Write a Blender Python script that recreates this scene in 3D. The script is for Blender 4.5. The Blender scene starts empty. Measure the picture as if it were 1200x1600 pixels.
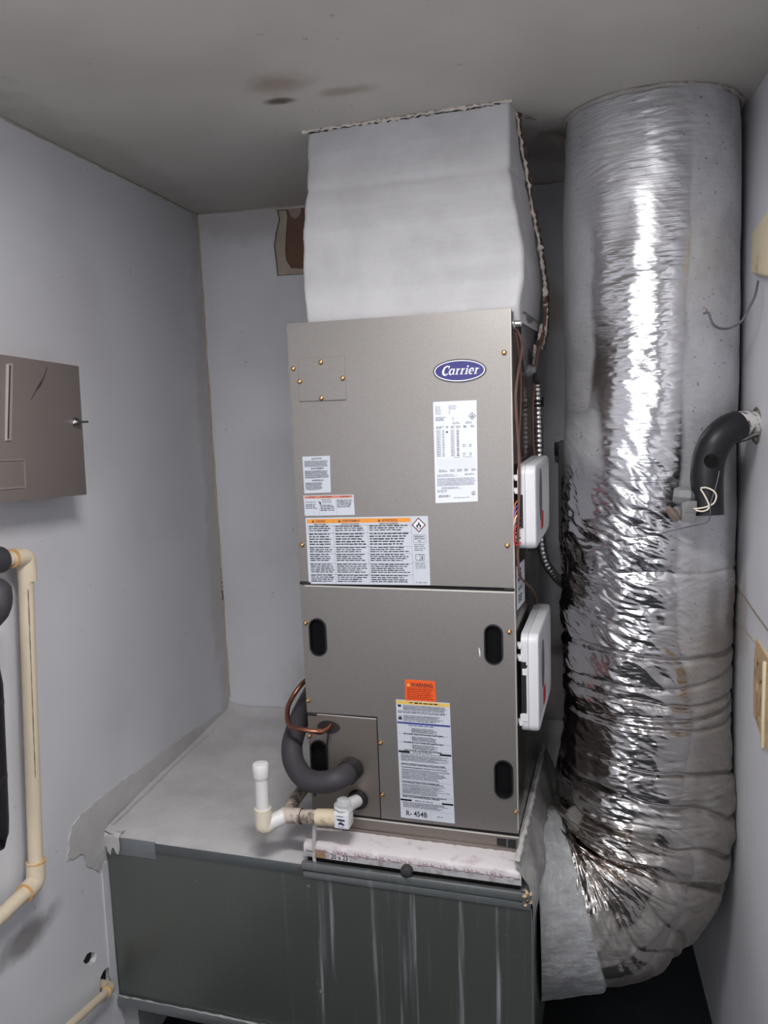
import bpy, bmesh, math, random
import numpy as np
from mathutils import Matrix, Vector
from mathutils.geometry import tessellate_polygon
random.seed(7)
SC = bpy.context.scene
COL = SC.collection
PI = math.pi

# ---------------------------------------------------------------- camera, world, light, exposure
PSI = -0.08831548982738684            # the air handler stands turned about 5 degrees in the closet
ZA = 0.62                             # underside of the air handler
cam_d = bpy.data.cameras.new('camera'); cam = bpy.data.objects.new('camera', cam_d); COL.objects.link(cam)
cam_d.sensor_fit = 'HORIZONTAL'; cam_d.sensor_width = 36.0; cam_d.lens = 36.0 * 1258.03 / 1200.0
cam_d.clip_start = 0.02
yaw, pitch, roll = -0.2096207, -0.1392837, -0.03772956
fw = Vector((math.sin(yaw)*math.cos(pitch), math.cos(yaw)*math.cos(pitch), math.sin(pitch)))
rt = Vector((math.cos(yaw), -math.sin(yaw), 0)); up = rt.cross(fw)
c_, s_ = math.cos(roll), math.sin(roll)
R_, U_ = c_*rt + s_*up, -s_*rt + c_*up
mw_ = Matrix((( R_.x, U_.x, -fw.x, 0.6239), (R_.y, U_.y, -fw.y, -1.8915), (R_.z, U_.z, -fw.z, 1.7255), (0, 0, 0, 1)))
cam.matrix_world = mw_
SC.camera = cam
wd = bpy.data.worlds.new('world'); SC.world = wd; wd.use_nodes = True
wd.node_tree.nodes['Background'].inputs[0].default_value = (0.92, 0.95, 1.0, 1)
wd.node_tree.nodes['Background'].inputs[1].default_value = 5.0  # raised background serves as fill through the added opening in wall_front
LAMP = (0.42, -1.12, 2.34)
ld = bpy.data.lights.new('lamp_light', 'AREA'); ld.shape = 'RECTANGLE'; ld.size = 0.50; ld.size_y = 0.16; ld.energy = 25.0; ld.color = (1.0, 0.99, 0.985)
lo = bpy.data.objects.new('lamp_light', ld); COL.objects.link(lo); lo.location = LAMP
vs = SC.view_settings
SC.display_settings.display_device = 'sRGB'
vs.view_transform = 'Standard'; vs.look = 'None'; vs.gamma = 1.0; vs.use_curve_mapping = False
vs.exposure = 0.0
SC.cycles.max_bounces = 8; SC.cycles.diffuse_bounces = 5; SC.cycles.glossy_bounces = 5

# ---------------------------------------------------------------- helpers
def lin(r, g, b):
    f = lambda v: (v/255/12.92) if v/255 <= .04045 else ((v/255+.055)/1.055)**2.4
    return (f(r), f(g), f(b), 1)

FA = Matrix.Rotation(PSI, 4, 'Z'); FA.translation = Vector((0, 0, ZA))
FW = Matrix.Identity(4)
FR = {'A': FA, 'W': FW}
MW = {}

def toW(p):
    return FA @ Vector(p)

class MB:
    """collects shapes in one frame ('A' air handler, 'W' room) and links them as ONE mesh object"""
    def __init__(s, frame='A'):
        s.bm = bmesh.new(); s.f = frame
    def box(s, x0, x1, y0, y1, z0, z1, bev=0, seg=2):
        vs = [s.bm.verts.new((x, y, z)) for x in (x0, x1) for y in (y0, y1) for z in (z0, z1)]
        fs = [s.bm.faces.new([vs[i] for i in q]) for q in ((0,1,3,2),(4,6,7,5),(0,4,5,1),(2,3,7,6),(0,2,6,4),(1,5,7,3))]
        if bev:
            es = list({e for f in fs for e in f.edges})
            bmesh.ops.bevel(s.bm, geom=es, offset=bev, segments=seg, affect='EDGES', profile=.5)
        return s
    def face(s, pts):
        return s.bm.faces.new([s.bm.verts.new(p) for p in pts])
    def hexa(s, p8, bev=0):
        """p8: bottom 4 ring then top 4 ring"""
        v = [s.bm.verts.new(p) for p in p8]
        fs = [s.bm.faces.new([v[i] for i in q]) for q in ((3,2,1,0),(4,5,6,7),(0,1,5,4),(1,2,6,5),(2,3,7,6),(3,0,4,7))]
        if bev:
            es = list({e for f in fs for e in f.edges})
            bmesh.ops.bevel(s.bm, geom=es, offset=bev, segments=2, affect='EDGES', profile=.5)
        return s
    def slab(s, outer, holes, to3, depth):
        """2D polygon with holes, thickened. to3(u,v,d) -> point"""
        loops = [outer] + list(holes)
        flat = [p for l in loops for p in l]
        tris = tessellate_polygon([[Vector((p[0], p[1], 0)) for p in l] for l in loops])
        a = [s.bm.verts.new(to3(p[0], p[1], 0)) for p in flat]
        b = [s.bm.verts.new(to3(p[0], p[1], depth)) for p in flat]
        for t in tris:
            try:
                s.bm.faces.new([a[i] for i in t]); s.bm.faces.new([b[i] for i in reversed(t)])
            except ValueError: pass
        o = 0
        for l in loops:
            n = len(l)
            for i in range(n):
                j = (i+1) % n
                try: s.bm.faces.new([a[o+i], a[o+j], b[o+j], b[o+i]])
                except ValueError: pass
            o += n
        return s
    def tube(s, pts, r, n=12, cap=True, sub=0, jitter=0):
        P = [Vector(p) for p in pts]
        rad = list(r) if isinstance(r, (list, tuple)) else [r]*len(P)
        if sub:
            P, rad = smooth(P, rad, sub)
        T = [(P[min(i+1, len(P)-1)] - P[max(i-1, 0)]).normalized() for i in range(len(P))]
        nrm = T[0].orthogonal().normalized(); rings = []
        for i, p in enumerate(P):
            nrm = (nrm - T[i]*nrm.dot(T[i])).normalized(); b = T[i].cross(nrm)
            rings.append([s.bm.verts.new(p + (nrm*math.cos(2*PI*k/n) + b*math.sin(2*PI*k/n))*(rad[i]*(1+random.uniform(-jitter, jitter)))) for k in range(n)])
        for i in range(len(rings)-1):
            for k in range(n):
                s.bm.faces.new([rings[i][k], rings[i][(k+1)%n], rings[i+1][(k+1)%n], rings[i+1][k]])
        if cap:
            s.bm.faces.new(list(reversed(rings[0]))); s.bm.faces.new(rings[-1])
        return s
    def lathe(s, o, ax, prof, n=16):
        """prof: (distance along axis, radius)"""
        o, ax = Vector(o), Vector(ax).normalized(); a = ax.orthogonal().normalized(); b = ax.cross(a); rings = []
        for d, r in prof:
            rings.append([s.bm.verts.new(o + ax*d + (a*math.cos(2*PI*k/n)+b*math.sin(2*PI*k/n))*max(r, 1e-5)) for k in range(n)])
        for i in range(len(rings)-1):
            for k in range(n):
                s.bm.faces.new([rings[i][k], rings[i][(k+1)%n], rings[i+1][(k+1)%n], rings[i+1][k]])
        s.bm.faces.new(list(reversed(rings[0]))); s.bm.faces.new(rings[-1])
        return s
    def ribbon(s, pts, w, nrm, t=.0006):
        """thin raised strip along pts lying in the plane with normal nrm"""
        P = [Vector(p) for p in pts]; N = Vector(nrm).normalized(); ww = w if isinstance(w, (list, tuple)) else [w]*len(P)
        rows = []
        for i, p in enumerate(P):
            d = (P[min(i+1, len(P)-1)] - P[max(i-1, 0)]).normalized(); sd = d.cross(N).normalized()*ww[i]/2
            rows.append([s.bm.verts.new(q) for q in (p-sd, p-sd+N*t, p+sd+N*t, p+sd)])
        for a, b in zip(rows, rows[1:]):
            for k in range(3): s.bm.faces.new([a[k], a[k+1], b[k+1], b[k]])
        s.bm.faces.new(rows[0][::-1]); s.bm.faces.new(rows[-1])
        return s
    def build(s, name, mat, parent=None, base=None, smooth_ang=40, **tags):
        bm = s.bm
        F = FR[s.f]
        if parent is not None: M = MW[parent]
        else:
            M = FR[s.f].copy(); M.translation = FR[s.f] @ Vector(base if base is not None else (0, 0, 0))
        bm.transform(M.inverted() @ F)
        bmesh.ops.recalc_face_normals(bm, faces=bm.faces)
        me = bpy.data.meshes.new(name); bm.to_mesh(me); bm.free()
        if smooth_ang:
            me.polygons.foreach_set('use_smooth', [True]*len(me.polygons))
            me.set_sharp_from_angle(angle=math.radians(smooth_ang))
        me.materials.append(mat)
        return link(name, me, parent, M, **tags)

def link(name, me, parent, M, **tags):
    o = bpy.data.objects.new(name, me); COL.objects.link(o)
    if parent is not None: o.parent = parent
    else: o.matrix_world = M
    MW[o] = M
    for k, v in tags.items(): o[k] = v
    return o

def thing(name, label, cat, base=(0, 0, 0), frame='A', group=None):
    o = bpy.data.objects.new(name, None); COL.objects.link(o); o.empty_display_size = .05
    M = FR[frame].copy(); M.translation = FR[frame] @ Vector(base)
    o.matrix_world = M; MW[o] = M
    o['label'] = label; o['category'] = cat
    if group: o['group'] = group
    return o

def smooth(P, rad, sub):
    Q, S = [], []
    n = len(P)
    for i in range(n-1):
        a, b, c, d = P[max(i-1, 0)], P[i], P[i+1], P[min(i+2, n-1)]
        for k in range(sub):
            t = k/sub
            Q.append(.5*((2*b) + (c-a)*t + (2*a-5*b+4*c-d)*t*t + (3*b-a-3*c+d)*t**3)); S.append(rad[i]*(1-t)+rad[i+1]*t)
    Q.append(P[-1]); S.append(rad[-1])
    return Q, S

def arc(cx, cz, rx, rz, a0=0, a1=360, n=24):
    return [(cx+rx*math.cos(math.radians(a0+(a1-a0)*i/n)), cz+rz*math.sin(math.radians(a0+(a1-a0)*i/n))) for i in range(n)]

def stadium(cx, cz, w, h, n=10):
    r = w/2; k = h/2-r; p = []
    for i in range(n+1): p.append((cx+r*math.cos(PI*i/n), cz+k+r*math.sin(PI*i/n)))
    for i in range(n+1): p.append((cx+r*math.cos(PI+PI*i/n), cz-k+r*math.sin(PI+PI*i/n)))
    return p

def rrect(x0, x1, z0, z1, r, n=4):
    p = []
    for cx, cz, a in ((x1-r, z1-r, 0), (x0+r, z1-r, 90), (x0+r, z0+r, 180), (x1-r, z0+r, 270)):
        for i in range(n+1):
            t = math.radians(a+90*i/n); p.append((cx+r*math.cos(t), cz+r*math.sin(t)))
    return p

# ---------------------------------------------------------------- materials
class NT:
    def __init__(s, name):
        s.m = bpy.data.materials.new(name); s.m.use_nodes = True; s.t = s.m.node_tree
        s.b = s.t.nodes['Principled BSDF']; s._co = None
    def n(s, typ, **kw):
        x = s.t.nodes.new(typ)
        for k, v in kw.items(): setattr(x, k, v)
        return x
    def l(s, a, b): s.t.links.new(a, b)
    @property
    def co(s):
        if s._co is None: s._co = s.n('ShaderNodeTexCoord').outputs['Object']
        return s._co
    def mapped(s, scale=(1,1,1), rot=(0,0,0), loc=(0,0,0)):
        m = s.n('ShaderNodeMapping'); m.inputs['Scale'].default_value = scale; m.inputs['Rotation'].default_value = rot; m.inputs['Location'].default_value = loc
        s.l(s.co, m.inputs['Vector']); return m.outputs[0]
    def noise(s, scale, detail=3, vec=None, rough=.5, dist=0):
        x = s.n('ShaderNodeTexNoise'); x.inputs['Scale'].default_value = scale; x.inputs['Detail'].default_value = detail
        x.inputs['Roughness'].default_value = rough; x.inputs['Distortion'].default_value = dist
        s.l(vec if vec is not None else s.co, x.inputs['Vector']); return x.outputs['Fac']
    def ramp(s, fac, lo, hi, a=0., b=1.):
        x = s.n('ShaderNodeMapRange'); x.interpolation_type = 'SMOOTHSTEP'
        for i, v in zip((1,2,3,4), (lo, hi, a, b)): x.inputs[i].default_value = v
        s.l(fac, x.inputs[0]); return x.outputs[0]
    def math(s, op, a, b=None):
        x = s.n('ShaderNodeMath'); x.operation = op
        for i, v in ((0, a), (1, b)):
            if v is None: continue
            if isinstance(v, (int, float)): x.inputs[i].default_value = v
            else: s.l(v, x.inputs[i])
        return x.outputs[0]
    def mix(s, fac, a, b):
        x = s.n('ShaderNodeMix'); x.data_type = 'RGBA'
        for i, v in ((0, fac), (6, a), (7, b)):
            if isinstance(v, (int, float)): x.inputs[i].default_value = v
            elif isinstance(v, tuple): x.inputs[i].default_value = v
            else: s.l(v, x.inputs[i])
        return x.outputs[2]
    def bump(s, h, strength=.3, dist=.002, prev=None):
        x = s.n('ShaderNodeBump'); x.inputs['Strength'].default_value = strength; x.inputs['Distance'].default_value = dist
        s.l(h, x.inputs['Height'])
        if prev is not None: s.l(prev, x.inputs['Normal'])
        return x.outputs[0]
    def spot(s, c, rad, soft=.5, wob=.6, wscale=12):
        """soft spot mask round a point"""
        m = s.n('ShaderNodeMapping'); m.vector_type = 'POINT'
        m.inputs['Location'].default_value = tuple(-a/b for a, b in zip(c, rad)); m.inputs['Scale'].default_value = tuple(1/b for b in rad)
        s.l(s.co, m.inputs['Vector'])
        ln = s.n('ShaderNodeVectorMath'); ln.operation = 'LENGTH'; s.l(m.outputs[0], ln.inputs[0])
        d = s.math('ADD', ln.outputs['Value'], s.math('MULTIPLY', s.math('SUBTRACT', s.noise(wscale, 4), .5), wob*2))
        return s.ramp(d, 1.0, 1-soft, 0., 1.)
    def attr(s, name):
        x = s.n('ShaderNodeAttribute'); x.attribute_name = name; return x.outputs['Fac']
    def set(s, **kw):
        nm = dict(col='Base Color', rough='Roughness', metal='Metallic', normal='Normal', spec='Specular IOR Level', coat='Coat Weight', trans='Transmission Weight', ior='IOR', emit='Emission Color', estr='Emission Strength', sheen='Sheen Weight', aniso='Anisotropic')
        for k, v in kw.items():
            i = s.b.inputs[nm[k]]
            if isinstance(v, (int, float, tuple)): i.default_value = v
            else: s.l(v, i)
        return s.m

def plain(name, col, rough=.5, metal=0., var=.08, vs=14, bump=0., bs=180, spec=.5):
    t = NT(name)
    c2 = tuple(max(0, v*(1-var*2)) for v in col[:3]) + (1,); c1 = tuple(min(1, v*(1+var)) for v in col[:3]) + (1,)
    t.set(col=t.mix(t.noise(vs, 4), c2, c1), rough=rough, metal=metal, spec=spec)
    if bump: t.set(normal=t.bump(t.noise(bs, 3), bump, .001))
    return t.m

def m_wall(name, base, blot, stain_shade_spots=()):
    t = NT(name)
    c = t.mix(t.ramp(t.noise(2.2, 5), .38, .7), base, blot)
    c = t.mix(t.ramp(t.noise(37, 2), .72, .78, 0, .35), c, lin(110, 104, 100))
    for ce, ra, col, amt in stain_shade_spots:
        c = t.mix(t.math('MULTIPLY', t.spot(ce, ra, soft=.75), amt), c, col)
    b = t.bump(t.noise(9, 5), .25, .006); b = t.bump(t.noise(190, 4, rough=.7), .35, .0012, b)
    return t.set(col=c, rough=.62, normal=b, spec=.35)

WALLC, WALLB = lin(212, 212, 217), lin(202, 201, 205)
M_wl = m_wall('wall_paint_left', WALLC, WALLB, [((-.6, -.36, .50), (.3, .16, .05), lin(96, 90, 86), .75), ((-.6, .84, 1.3), (.3, .10, 1.6), lin(186, 180, 178), .6)])  # first spot paints the pipe's cast shadow; second is darker along the corner
M_wb = m_wall('wall_paint_back', WALLC, WALLB, [((-.25, .87, .62), (.16, .3, .2), lin(160, 150, 140), .4), ((.62, .87, 2.0), (.08, .3, .12), lin(150, 130, 95), .5), ((.72, .87, .7), (.22, .3, .5), lin(120, 104, 96), .6), ((-.4, .87, 2.36), (.3, .3, .10), lin(170, 163, 158), .6)])  # third spot paints brown staining plus gap shade; last darkens below the ceiling
M_wr = m_wall('wall_paint_right', WALLC, WALLB, [((1.09, .22, 1.14), (.3, .10, .18), lin(160, 148, 138), .6)])
M_wf = m_wall('wall_paint_front', WALLC, WALLB)
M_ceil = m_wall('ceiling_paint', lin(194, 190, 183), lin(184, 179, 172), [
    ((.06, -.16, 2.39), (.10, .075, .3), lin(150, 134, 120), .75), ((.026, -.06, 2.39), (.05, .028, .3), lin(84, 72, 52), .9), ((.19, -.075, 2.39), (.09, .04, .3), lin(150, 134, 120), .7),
    ((-.55, .2, 2.39), (.14, 1.1, .3), lin(168, 162, 156), .7), ((.62, .45, 2.39), (.22, .3, .3), lin(140, 132, 126), .7)])  # last two spots darken the left edge and the area beside the plenum
M_floor = plain('floor_concrete', lin(46, 50, 52), .7, var=.3, vs=6, bump=.3, bs=60)
M_board = plain('bare_brown_board', lin(116, 88, 72), .85, var=.12, vs=9, bump=.3)
M_torn = plain('torn_board_paper', lin(178, 164, 148), .85, var=.12, vs=30, bump=.5)
M_caulk = plain('old_caulk', lin(186, 172, 152), .7, var=.15, vs=30, bump=.4)
M_crust = plain('dirty_crust', lin(120, 108, 96), .8, var=.3, vs=60, bump=.6)
M_mastic = None
def mk_mastic(name, c1, c2, bs=1., rough=.5):
    t = NT(name)
    st = t.noise(14, 5, t.mapped((1, 1, 4)))
    c = t.mix(t.ramp(t.noise(6, 6, rough=.65), .35, .7), c1, c2)
    b = t.bump(t.noise(16, 3), .35, .01*bs); b = t.bump(st, .3, .006*bs, b); b = t.bump(t.noise(120, 4, rough=.7), .4, .002*bs, b)
    return t.set(col=c, rough=rough, normal=b, spec=.45)
M_mastic = mk_mastic('white_mastic', lin(200, 199, 201), lin(186, 185, 187), .3, .45)
M_mastic2 = mk_mastic('grey_mastic', lin(200, 198, 198), lin(184, 182, 181), .5, .5)
M_mastic3 = mk_mastic('lumpy_mastic', lin(176, 178, 180), lin(132, 132, 134), 2.2, .4)
M_white_crust = plain('white_torn_edge', lin(214, 204, 194), .8, var=.2, vs=60, bump=.6)
M_dark = plain('dark_void', lin(24, 22, 23), .9, var=.1)
def mk_cab(name, c):
    t = NT(name)
    n = t.noise(700, 2)
    t.set(col=t.mix(t.ramp(n, .3, .7), tuple(v*.9 for v in c[:3])+(1,), tuple(v*1.08 for v in c[:3])+(1,)), rough=.44, metal=.8, spec=.4, normal=t.bump(n, .08, .0005))
    return t.m
M_cab = mk_cab('taupe_cabinet_paint', lin(148, 143, 139))
M_cab2 = mk_cab('taupe_rail_paint', lin(140, 131, 124))
M_edge = plain('bright_steel_edge', lin(214, 210, 204), .4, .3)
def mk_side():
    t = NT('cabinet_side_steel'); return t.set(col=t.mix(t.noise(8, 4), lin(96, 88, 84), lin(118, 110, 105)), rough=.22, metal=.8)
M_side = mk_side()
M_gold = plain('brass_screw', lin(206, 166, 116), .3, 1., var=.1)
M_blk = plain('black_plastic', lin(22, 21, 24), .5, var=.1)
M_deep = plain('deep_black', lin(10, 9, 11), .7, var=.05, spec=.12)
M_blk2 = plain('dark_grommet', lin(40, 36, 38), .45, var=.15)
M_foam = plain('black_pipe_foam', lin(58, 55, 60), .62, var=.08, vs=20, bump=.15, bs=300)
M_foam2 = plain('black_rubber_pipe', lin(32, 32, 36), .42, var=.15, vs=20, bump=.12, bs=120, spec=.3)
M_cop = plain('aged_copper', lin(150, 102, 84), .35, .9, var=.25, vs=60)
M_stk = plain('sticker_white', lin(226, 229, 238), .4, var=.02)
M_stk2 = plain('sticker_grey_white', lin(200, 204, 212), .4, var=.02)
M_ink = plain('print_black', lin(42, 42, 46), .6, var=.05)
M_inkg = plain('print_grey', lin(126, 128, 136), .6, var=.05)
M_inkl = plain('print_light', lin(168, 172, 182), .6, var=.05)
M_org = plain('print_amber', lin(232, 150, 54), .5, var=.03)
M_org2 = plain('sticker_orange', lin(240, 92, 26), .45, var=.03)
M_red = plain('print_salmon', lin(206, 128, 104), .5, var=.03)
M_redd = plain('print_red', lin(190, 40, 44), .5, var=.04)
M_yel = plain('print_yellow', lin(226, 190, 96), .5, var=.03)
M_blu = plain('print_blue', lin(52, 66, 140), .5, var=.03)
M_navy = plain('badge_navy', lin(42, 38, 118), .3, var=.03)
M_navyd = plain('badge_rim', lin(34, 32, 56), .3, var=.03)
M_wht = plain('badge_white', lin(240, 240, 246), .3, var=.01)
M_maroon = plain('print_maroon', lin(120, 60, 56), .6, var=.05)
M_pvc = plain('white_pvc', lin(226, 224, 222), .35, var=.04)
def mk_dirty(name, base, dirt, sc=24, lo=.52, hi=.72):
    t = NT(name); return t.set(col=t.mix(t.ramp(t.noise(sc, 5, rough=.65), lo, hi), base, dirt), rough=.5)
M_pvcd = mk_dirty('dirty_pvc', lin(198, 186, 172), lin(104, 84, 76), 26, .46, .66)
M_pvcb = mk_dirty('beige_pvc', lin(214, 200, 172), lin(150, 126, 98), 18, .58, .8)
M_cream = mk_dirty('cream_pipe', lin(212, 198, 174), lin(170, 146, 118), 14, .58, .85)
M_glue = plain('orange_pipe_glue', lin(212, 168, 110), .45, var=.15, vs=60)
M_dev = plain('white_abs', lin(214, 214, 217), .4, var=.02)
M_devg = plain('grey_window', lin(104, 104, 112), .35, var=.05)
M_load = plain('brown_grey_enamel', lin(118, 108, 104), .5, var=.05, vs=5)
M_loadl = plain('grey_enamel_edge', lin(152, 146, 140), .5, var=.06, vs=30)
M_loadd = plain('enamel_scuff_shade', lin(66, 58, 54), .6, var=.2, vs=60)
M_chr = plain('chrome', lin(200, 198, 196), .18, 1., var=.05)
M_br = plain('brown_cable', lin(104, 74, 64), .5, var=.15, vs=60)
M_gw = plain('grey_cable', lin(92, 94, 98), .5, var=.1)
M_ww = plain('white_wire', lin(226, 216, 200), .5, var=.05)
M_ow = plain('orange_wire', lin(196, 96, 60), .5, var=.05)
M_bw = plain('blue_wire', lin(70, 84, 190), .5, var=.05)
M_steel = plain('conduit_steel', lin(206, 204, 202), .3, .9, var=.1, vs=40)
M_box = plain('grey_switch_box', lin(122, 122, 124), .5, var=.08)
M_iv = mk_dirty('ivory_plastic', lin(222, 208, 176), lin(182, 152, 112), 20, .5, .8)
M_tan = mk_dirty('tan_filler', lin(196, 168, 130), lin(150, 122, 92), 26, .45, .75)
M_splat = mk_dirty('paint_splattered_pipe', lin(206, 202, 200), lin(78, 68, 66), 60, .5, .58)
M_paper = mk_dirty('stained_paper_cover', lin(214, 208, 210), lin(168, 150, 152), 30, .5, .8)
def mk_galv(name, base, streak, amt):
    t = NT(name)
    s1 = t.noise(1, 5, t.mapped((46, 46, 1.6)), .6); s2 = t.noise(1, 3, t.mapped((150, 150, 5)), .6)
    xx = t.n('ShaderNodeSeparateXYZ'); t.l(t.co, xx.inputs[0])
    k = t.math('MULTIPLY', t.ramp(s1, .52, .74), t.ramp(xx.outputs[0], -.1, .08, .06, 1.))
    k = t.math('ADD', t.math('MULTIPLY', k, amt), t.math('MULTIPLY', t.math('MULTIPLY', t.ramp(s2, .6, .72), k), .3))
    k = t.math('ADD', k, t.ramp(t.noise(75, 1), .76, .79, 0, .35*min(1, amt*2)))
    c = t.mix(k, t.mix(t.noise(4, 4), base, tuple(v*1.25 for v in base[:3])+(1,)), streak)
    return t.set(col=c, rough=t.ramp(k, 0, 1, .34, .7), metal=t.ramp(k, 0, 1, .75, .1), normal=t.bump(t.noise(3, 3), .15, .02))
M_galv = mk_galv('streaked_galvanized_steel', lin(112, 116, 112), lin(180, 184, 188), .6)
M_galv2 = mk_galv('galvanized_flange', lin(140, 144, 144), lin(196, 198, 200), .5)
M_tape = plain('foil_tape_grey', lin(128, 132, 136), .45, .3, var=.06, bump=.1)
def mk_foil():
    t = NT('crinkled_foil')
    dust = t.attr('dust'); brown = t.attr('brown'); blk = t.attr('mirror')
    n1 = t.noise(1, 4, t.mapped((9, 9, 120)), .55, .3); n2 = t.noise(1, 3, t.mapped((40, 40, 420)), .6)
    b = t.bump(n1, .4, .004); b = t.bump(n2, .25, .001, b)
    b2 = t.bump(t.noise(30, 4), .25, .003)
    patchy = t.ramp(t.noise(11, 6, rough=.65), .35, .65)
    d = t.math('MULTIPLY', dust, t.math('ADD', .78, t.math('MULTIPLY', patchy, .22)))
    sp = t.ramp(t.noise(1, 1, t.mapped((85, 85, 130))), .70, .735)
    dustc = t.mix(patchy, lin(190, 190, 194), lin(176, 175, 179))
    dustc = t.mix(t.math('MULTIPLY', brown, .85), dustc, lin(108, 101, 95))
    dustc = t.mix(t.math('MULTIPLY', sp, .7), dustc, lin(72, 70, 72))
    foilc = t.mix(brown, lin(208, 207, 210), lin(176, 167, 158))
    t.set(col=t.mix(d, foilc, dustc), metal=t.ramp(d, .2, 1, 1., .25), rough=t.ramp(d, 0, 1, .15, .5), normal=b)
    return t.m
M_foil = mk_foil()
M_lampw = plain('lamp_housing', lin(230, 230, 228), .4, var=.01)
te = NT('lamp_diffuser'); M_lampe = te.set(col=(.9, .9, .9, 1), emit=(1, 1, 1, 1), estr=6.0)

# ---------------------------------------------------------------- the room
XL, XR, YB, ZC, ZF, YF = -.5973, 1.086, .8739, 2.3941, -.20, -2.7
def ident(o): o['kind'] = 'structure'; return o
ident(MB('W').box(XL-.1, XR+.1, YF-.1, YB+.1, ZF-.05, ZF).build('floor', M_floor))
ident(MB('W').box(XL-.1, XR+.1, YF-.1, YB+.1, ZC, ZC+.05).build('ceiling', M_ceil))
hole1 = [(-.169, .29), (-.150, .297), (-.135, .292), (-.108, .270), (-.112, .256), (-.120, .251), (-.139, .256), (-.154, .267)]
hole2 = [(-.080+.028*math.cos(a)*(1+.15*math.sin(3*a)), .152+.052*math.sin(a)*(1+.12*math.cos(2*a))) for a in [2*PI*i/14 for i in range(14)]]
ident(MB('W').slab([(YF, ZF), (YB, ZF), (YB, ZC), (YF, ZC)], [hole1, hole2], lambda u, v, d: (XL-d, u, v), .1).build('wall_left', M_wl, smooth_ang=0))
MB('W').box(XL-.03, XL-.016, -.2, -.03, .08, .32).build('cavity_dark_plate', M_dark, [o for o in MW if o.name == 'wall_left'][0])  # dark plate paints the gloom of the hollow behind the holes
patch = [(-.303, 2.386), (-.296, 2.355), (-.311, 2.31), (-.320, 2.268), (-.316, 2.215), (-.314, 2.165), (.0, 2.161), (.0, 2.386)]
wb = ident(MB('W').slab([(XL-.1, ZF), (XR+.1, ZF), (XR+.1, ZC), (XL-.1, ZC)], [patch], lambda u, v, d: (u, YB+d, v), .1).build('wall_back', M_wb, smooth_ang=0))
MB('W').box(-.33, .01, YB+.012, YB+.03, 2.15, 2.392).build('backing_board', M_board, wb, label='bare brown board in the cut-out beside the white plenum')
lip = [(-.3, 2.384), (-.27, 2.382), (-.268, 2.36), (-.276, 2.30), (-.282, 2.25), (-.279, 2.215), (-.262, 2.188), (-.205, 2.182), (-.203, 2.166), (-.312, 2.168), (-.313, 2.215), (-.317, 2.268), (-.308, 2.31), (-.293, 2.355)]
MB('W').slab(lip, [], lambda u, v, d: (u, YB+.006+d, v), .006).build('torn_paper_edge', M_torn, wb)
MB('W').slab([(-.265, 2.386), (-.215, 2.386), (-.222, 2.362), (-.24, 2.352), (-.255, 2.362)], [], lambda u, v, d: (u, YB+.007+d, v), .005).build('paint_remnant', plain('pinkish_paint', lin(160, 140, 132), .8), wb)
wr = ident(MB('W').box(XR, XR+.1, YF, YB, ZF, ZC).build('wall_right', M_wr, smooth_ang=0))
ident(MB('W').slab([(XL-.1, ZF), (XR+.1, ZF), (XR+.1, ZC), (XL-.1, ZC)], [[(-.50, .95), (-.50, 1.98), (.30, 1.98), (.30, .95)]], lambda u, v, d: (u, YF-d, v), .1).build('wall_front', M_wf, smooth_ang=0))  # opening added so background light can fill the closet from behind the camera
# stained corner bead between left and back wall, seams of old paint on the right wall
def bumpy(p0, p1, n, amp):
    p0, p1 = Vector(p0), Vector(p1)
    return [p0.lerp(p1, i/n) + Vector([random.uniform(-amp, amp) for _ in range(3)]) for i in range(n+1)]
MB('W').tube(bumpy((XL+.001, YB-.001, .62), (XL+.001, YB-.001, ZC), 60, .0008), [random.uniform(.003, .006) for _ in range(61)], 6).build('corner_caulk', M_caulk, wb)
MB('W').tube(bumpy((XL+.002, YB-.003, 1.0), (XL+.002, YB-.003, 1.12), 14, .0015), [random.uniform(.001, .005) for _ in range(15)], 6).build('crack', M_crust, wb)
MB('W').ribbon([(XR-.0002, .30, 1.211), (XR-.0002, .184, 1.207), (XR-.0002, .118, 1.199), (XR-.0002, .037, 1.193), (XR-.0002, -.126, 1.182), (XR-.0002, -.686, 1.142)], .005, (-1, 0, 0), .0015).build('paint_seam', plain('seam_dirt', lin(150, 138, 128), .8), wr)
MB('W').ribbon([(XR-.0002, .30, 1.116), (XR-.0002, .175, 1.126), (XR-.0002, .078, 1.124)], .003, (-1, 0, 0), .0008).build('paint_seam', plain('seam_dirt_faint', lin(172, 162, 154), .8), wr)
ident(MB('W').slab([(-.052, .49), (-.022, .485), (-.030, .057), (-.060, .16), (-.056, .3)], [], lambda u, v, d: (XL+d, u, v), .004).build('trim_1', plain('drywall_bead', lin(206, 207, 212), .6, bump=.2)))
# bead of paint and caulk along ceiling edges
ident(MB('W').tube(bumpy((XL+.002, -1.2, ZC-.002), (XL+.002, YB-.002, ZC-.002), 70, .0012), [random.uniform(.002, .005) for _ in range(71)], 5).build('trim_2', plain('ceiling_caulk', lin(168, 160, 152), .8, var=.15, vs=20)))
ident(MB('W').tube(bumpy((XL, YB-.002, ZC-.002), (XR, YB-.002, ZC-.002), 60, .0012), [random.uniform(.001, .004) for _ in range(61)], 5).build('trim_3', plain('ceiling_caulk_back', lin(180, 172, 166), .8, var=.15, vs=20)))
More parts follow.
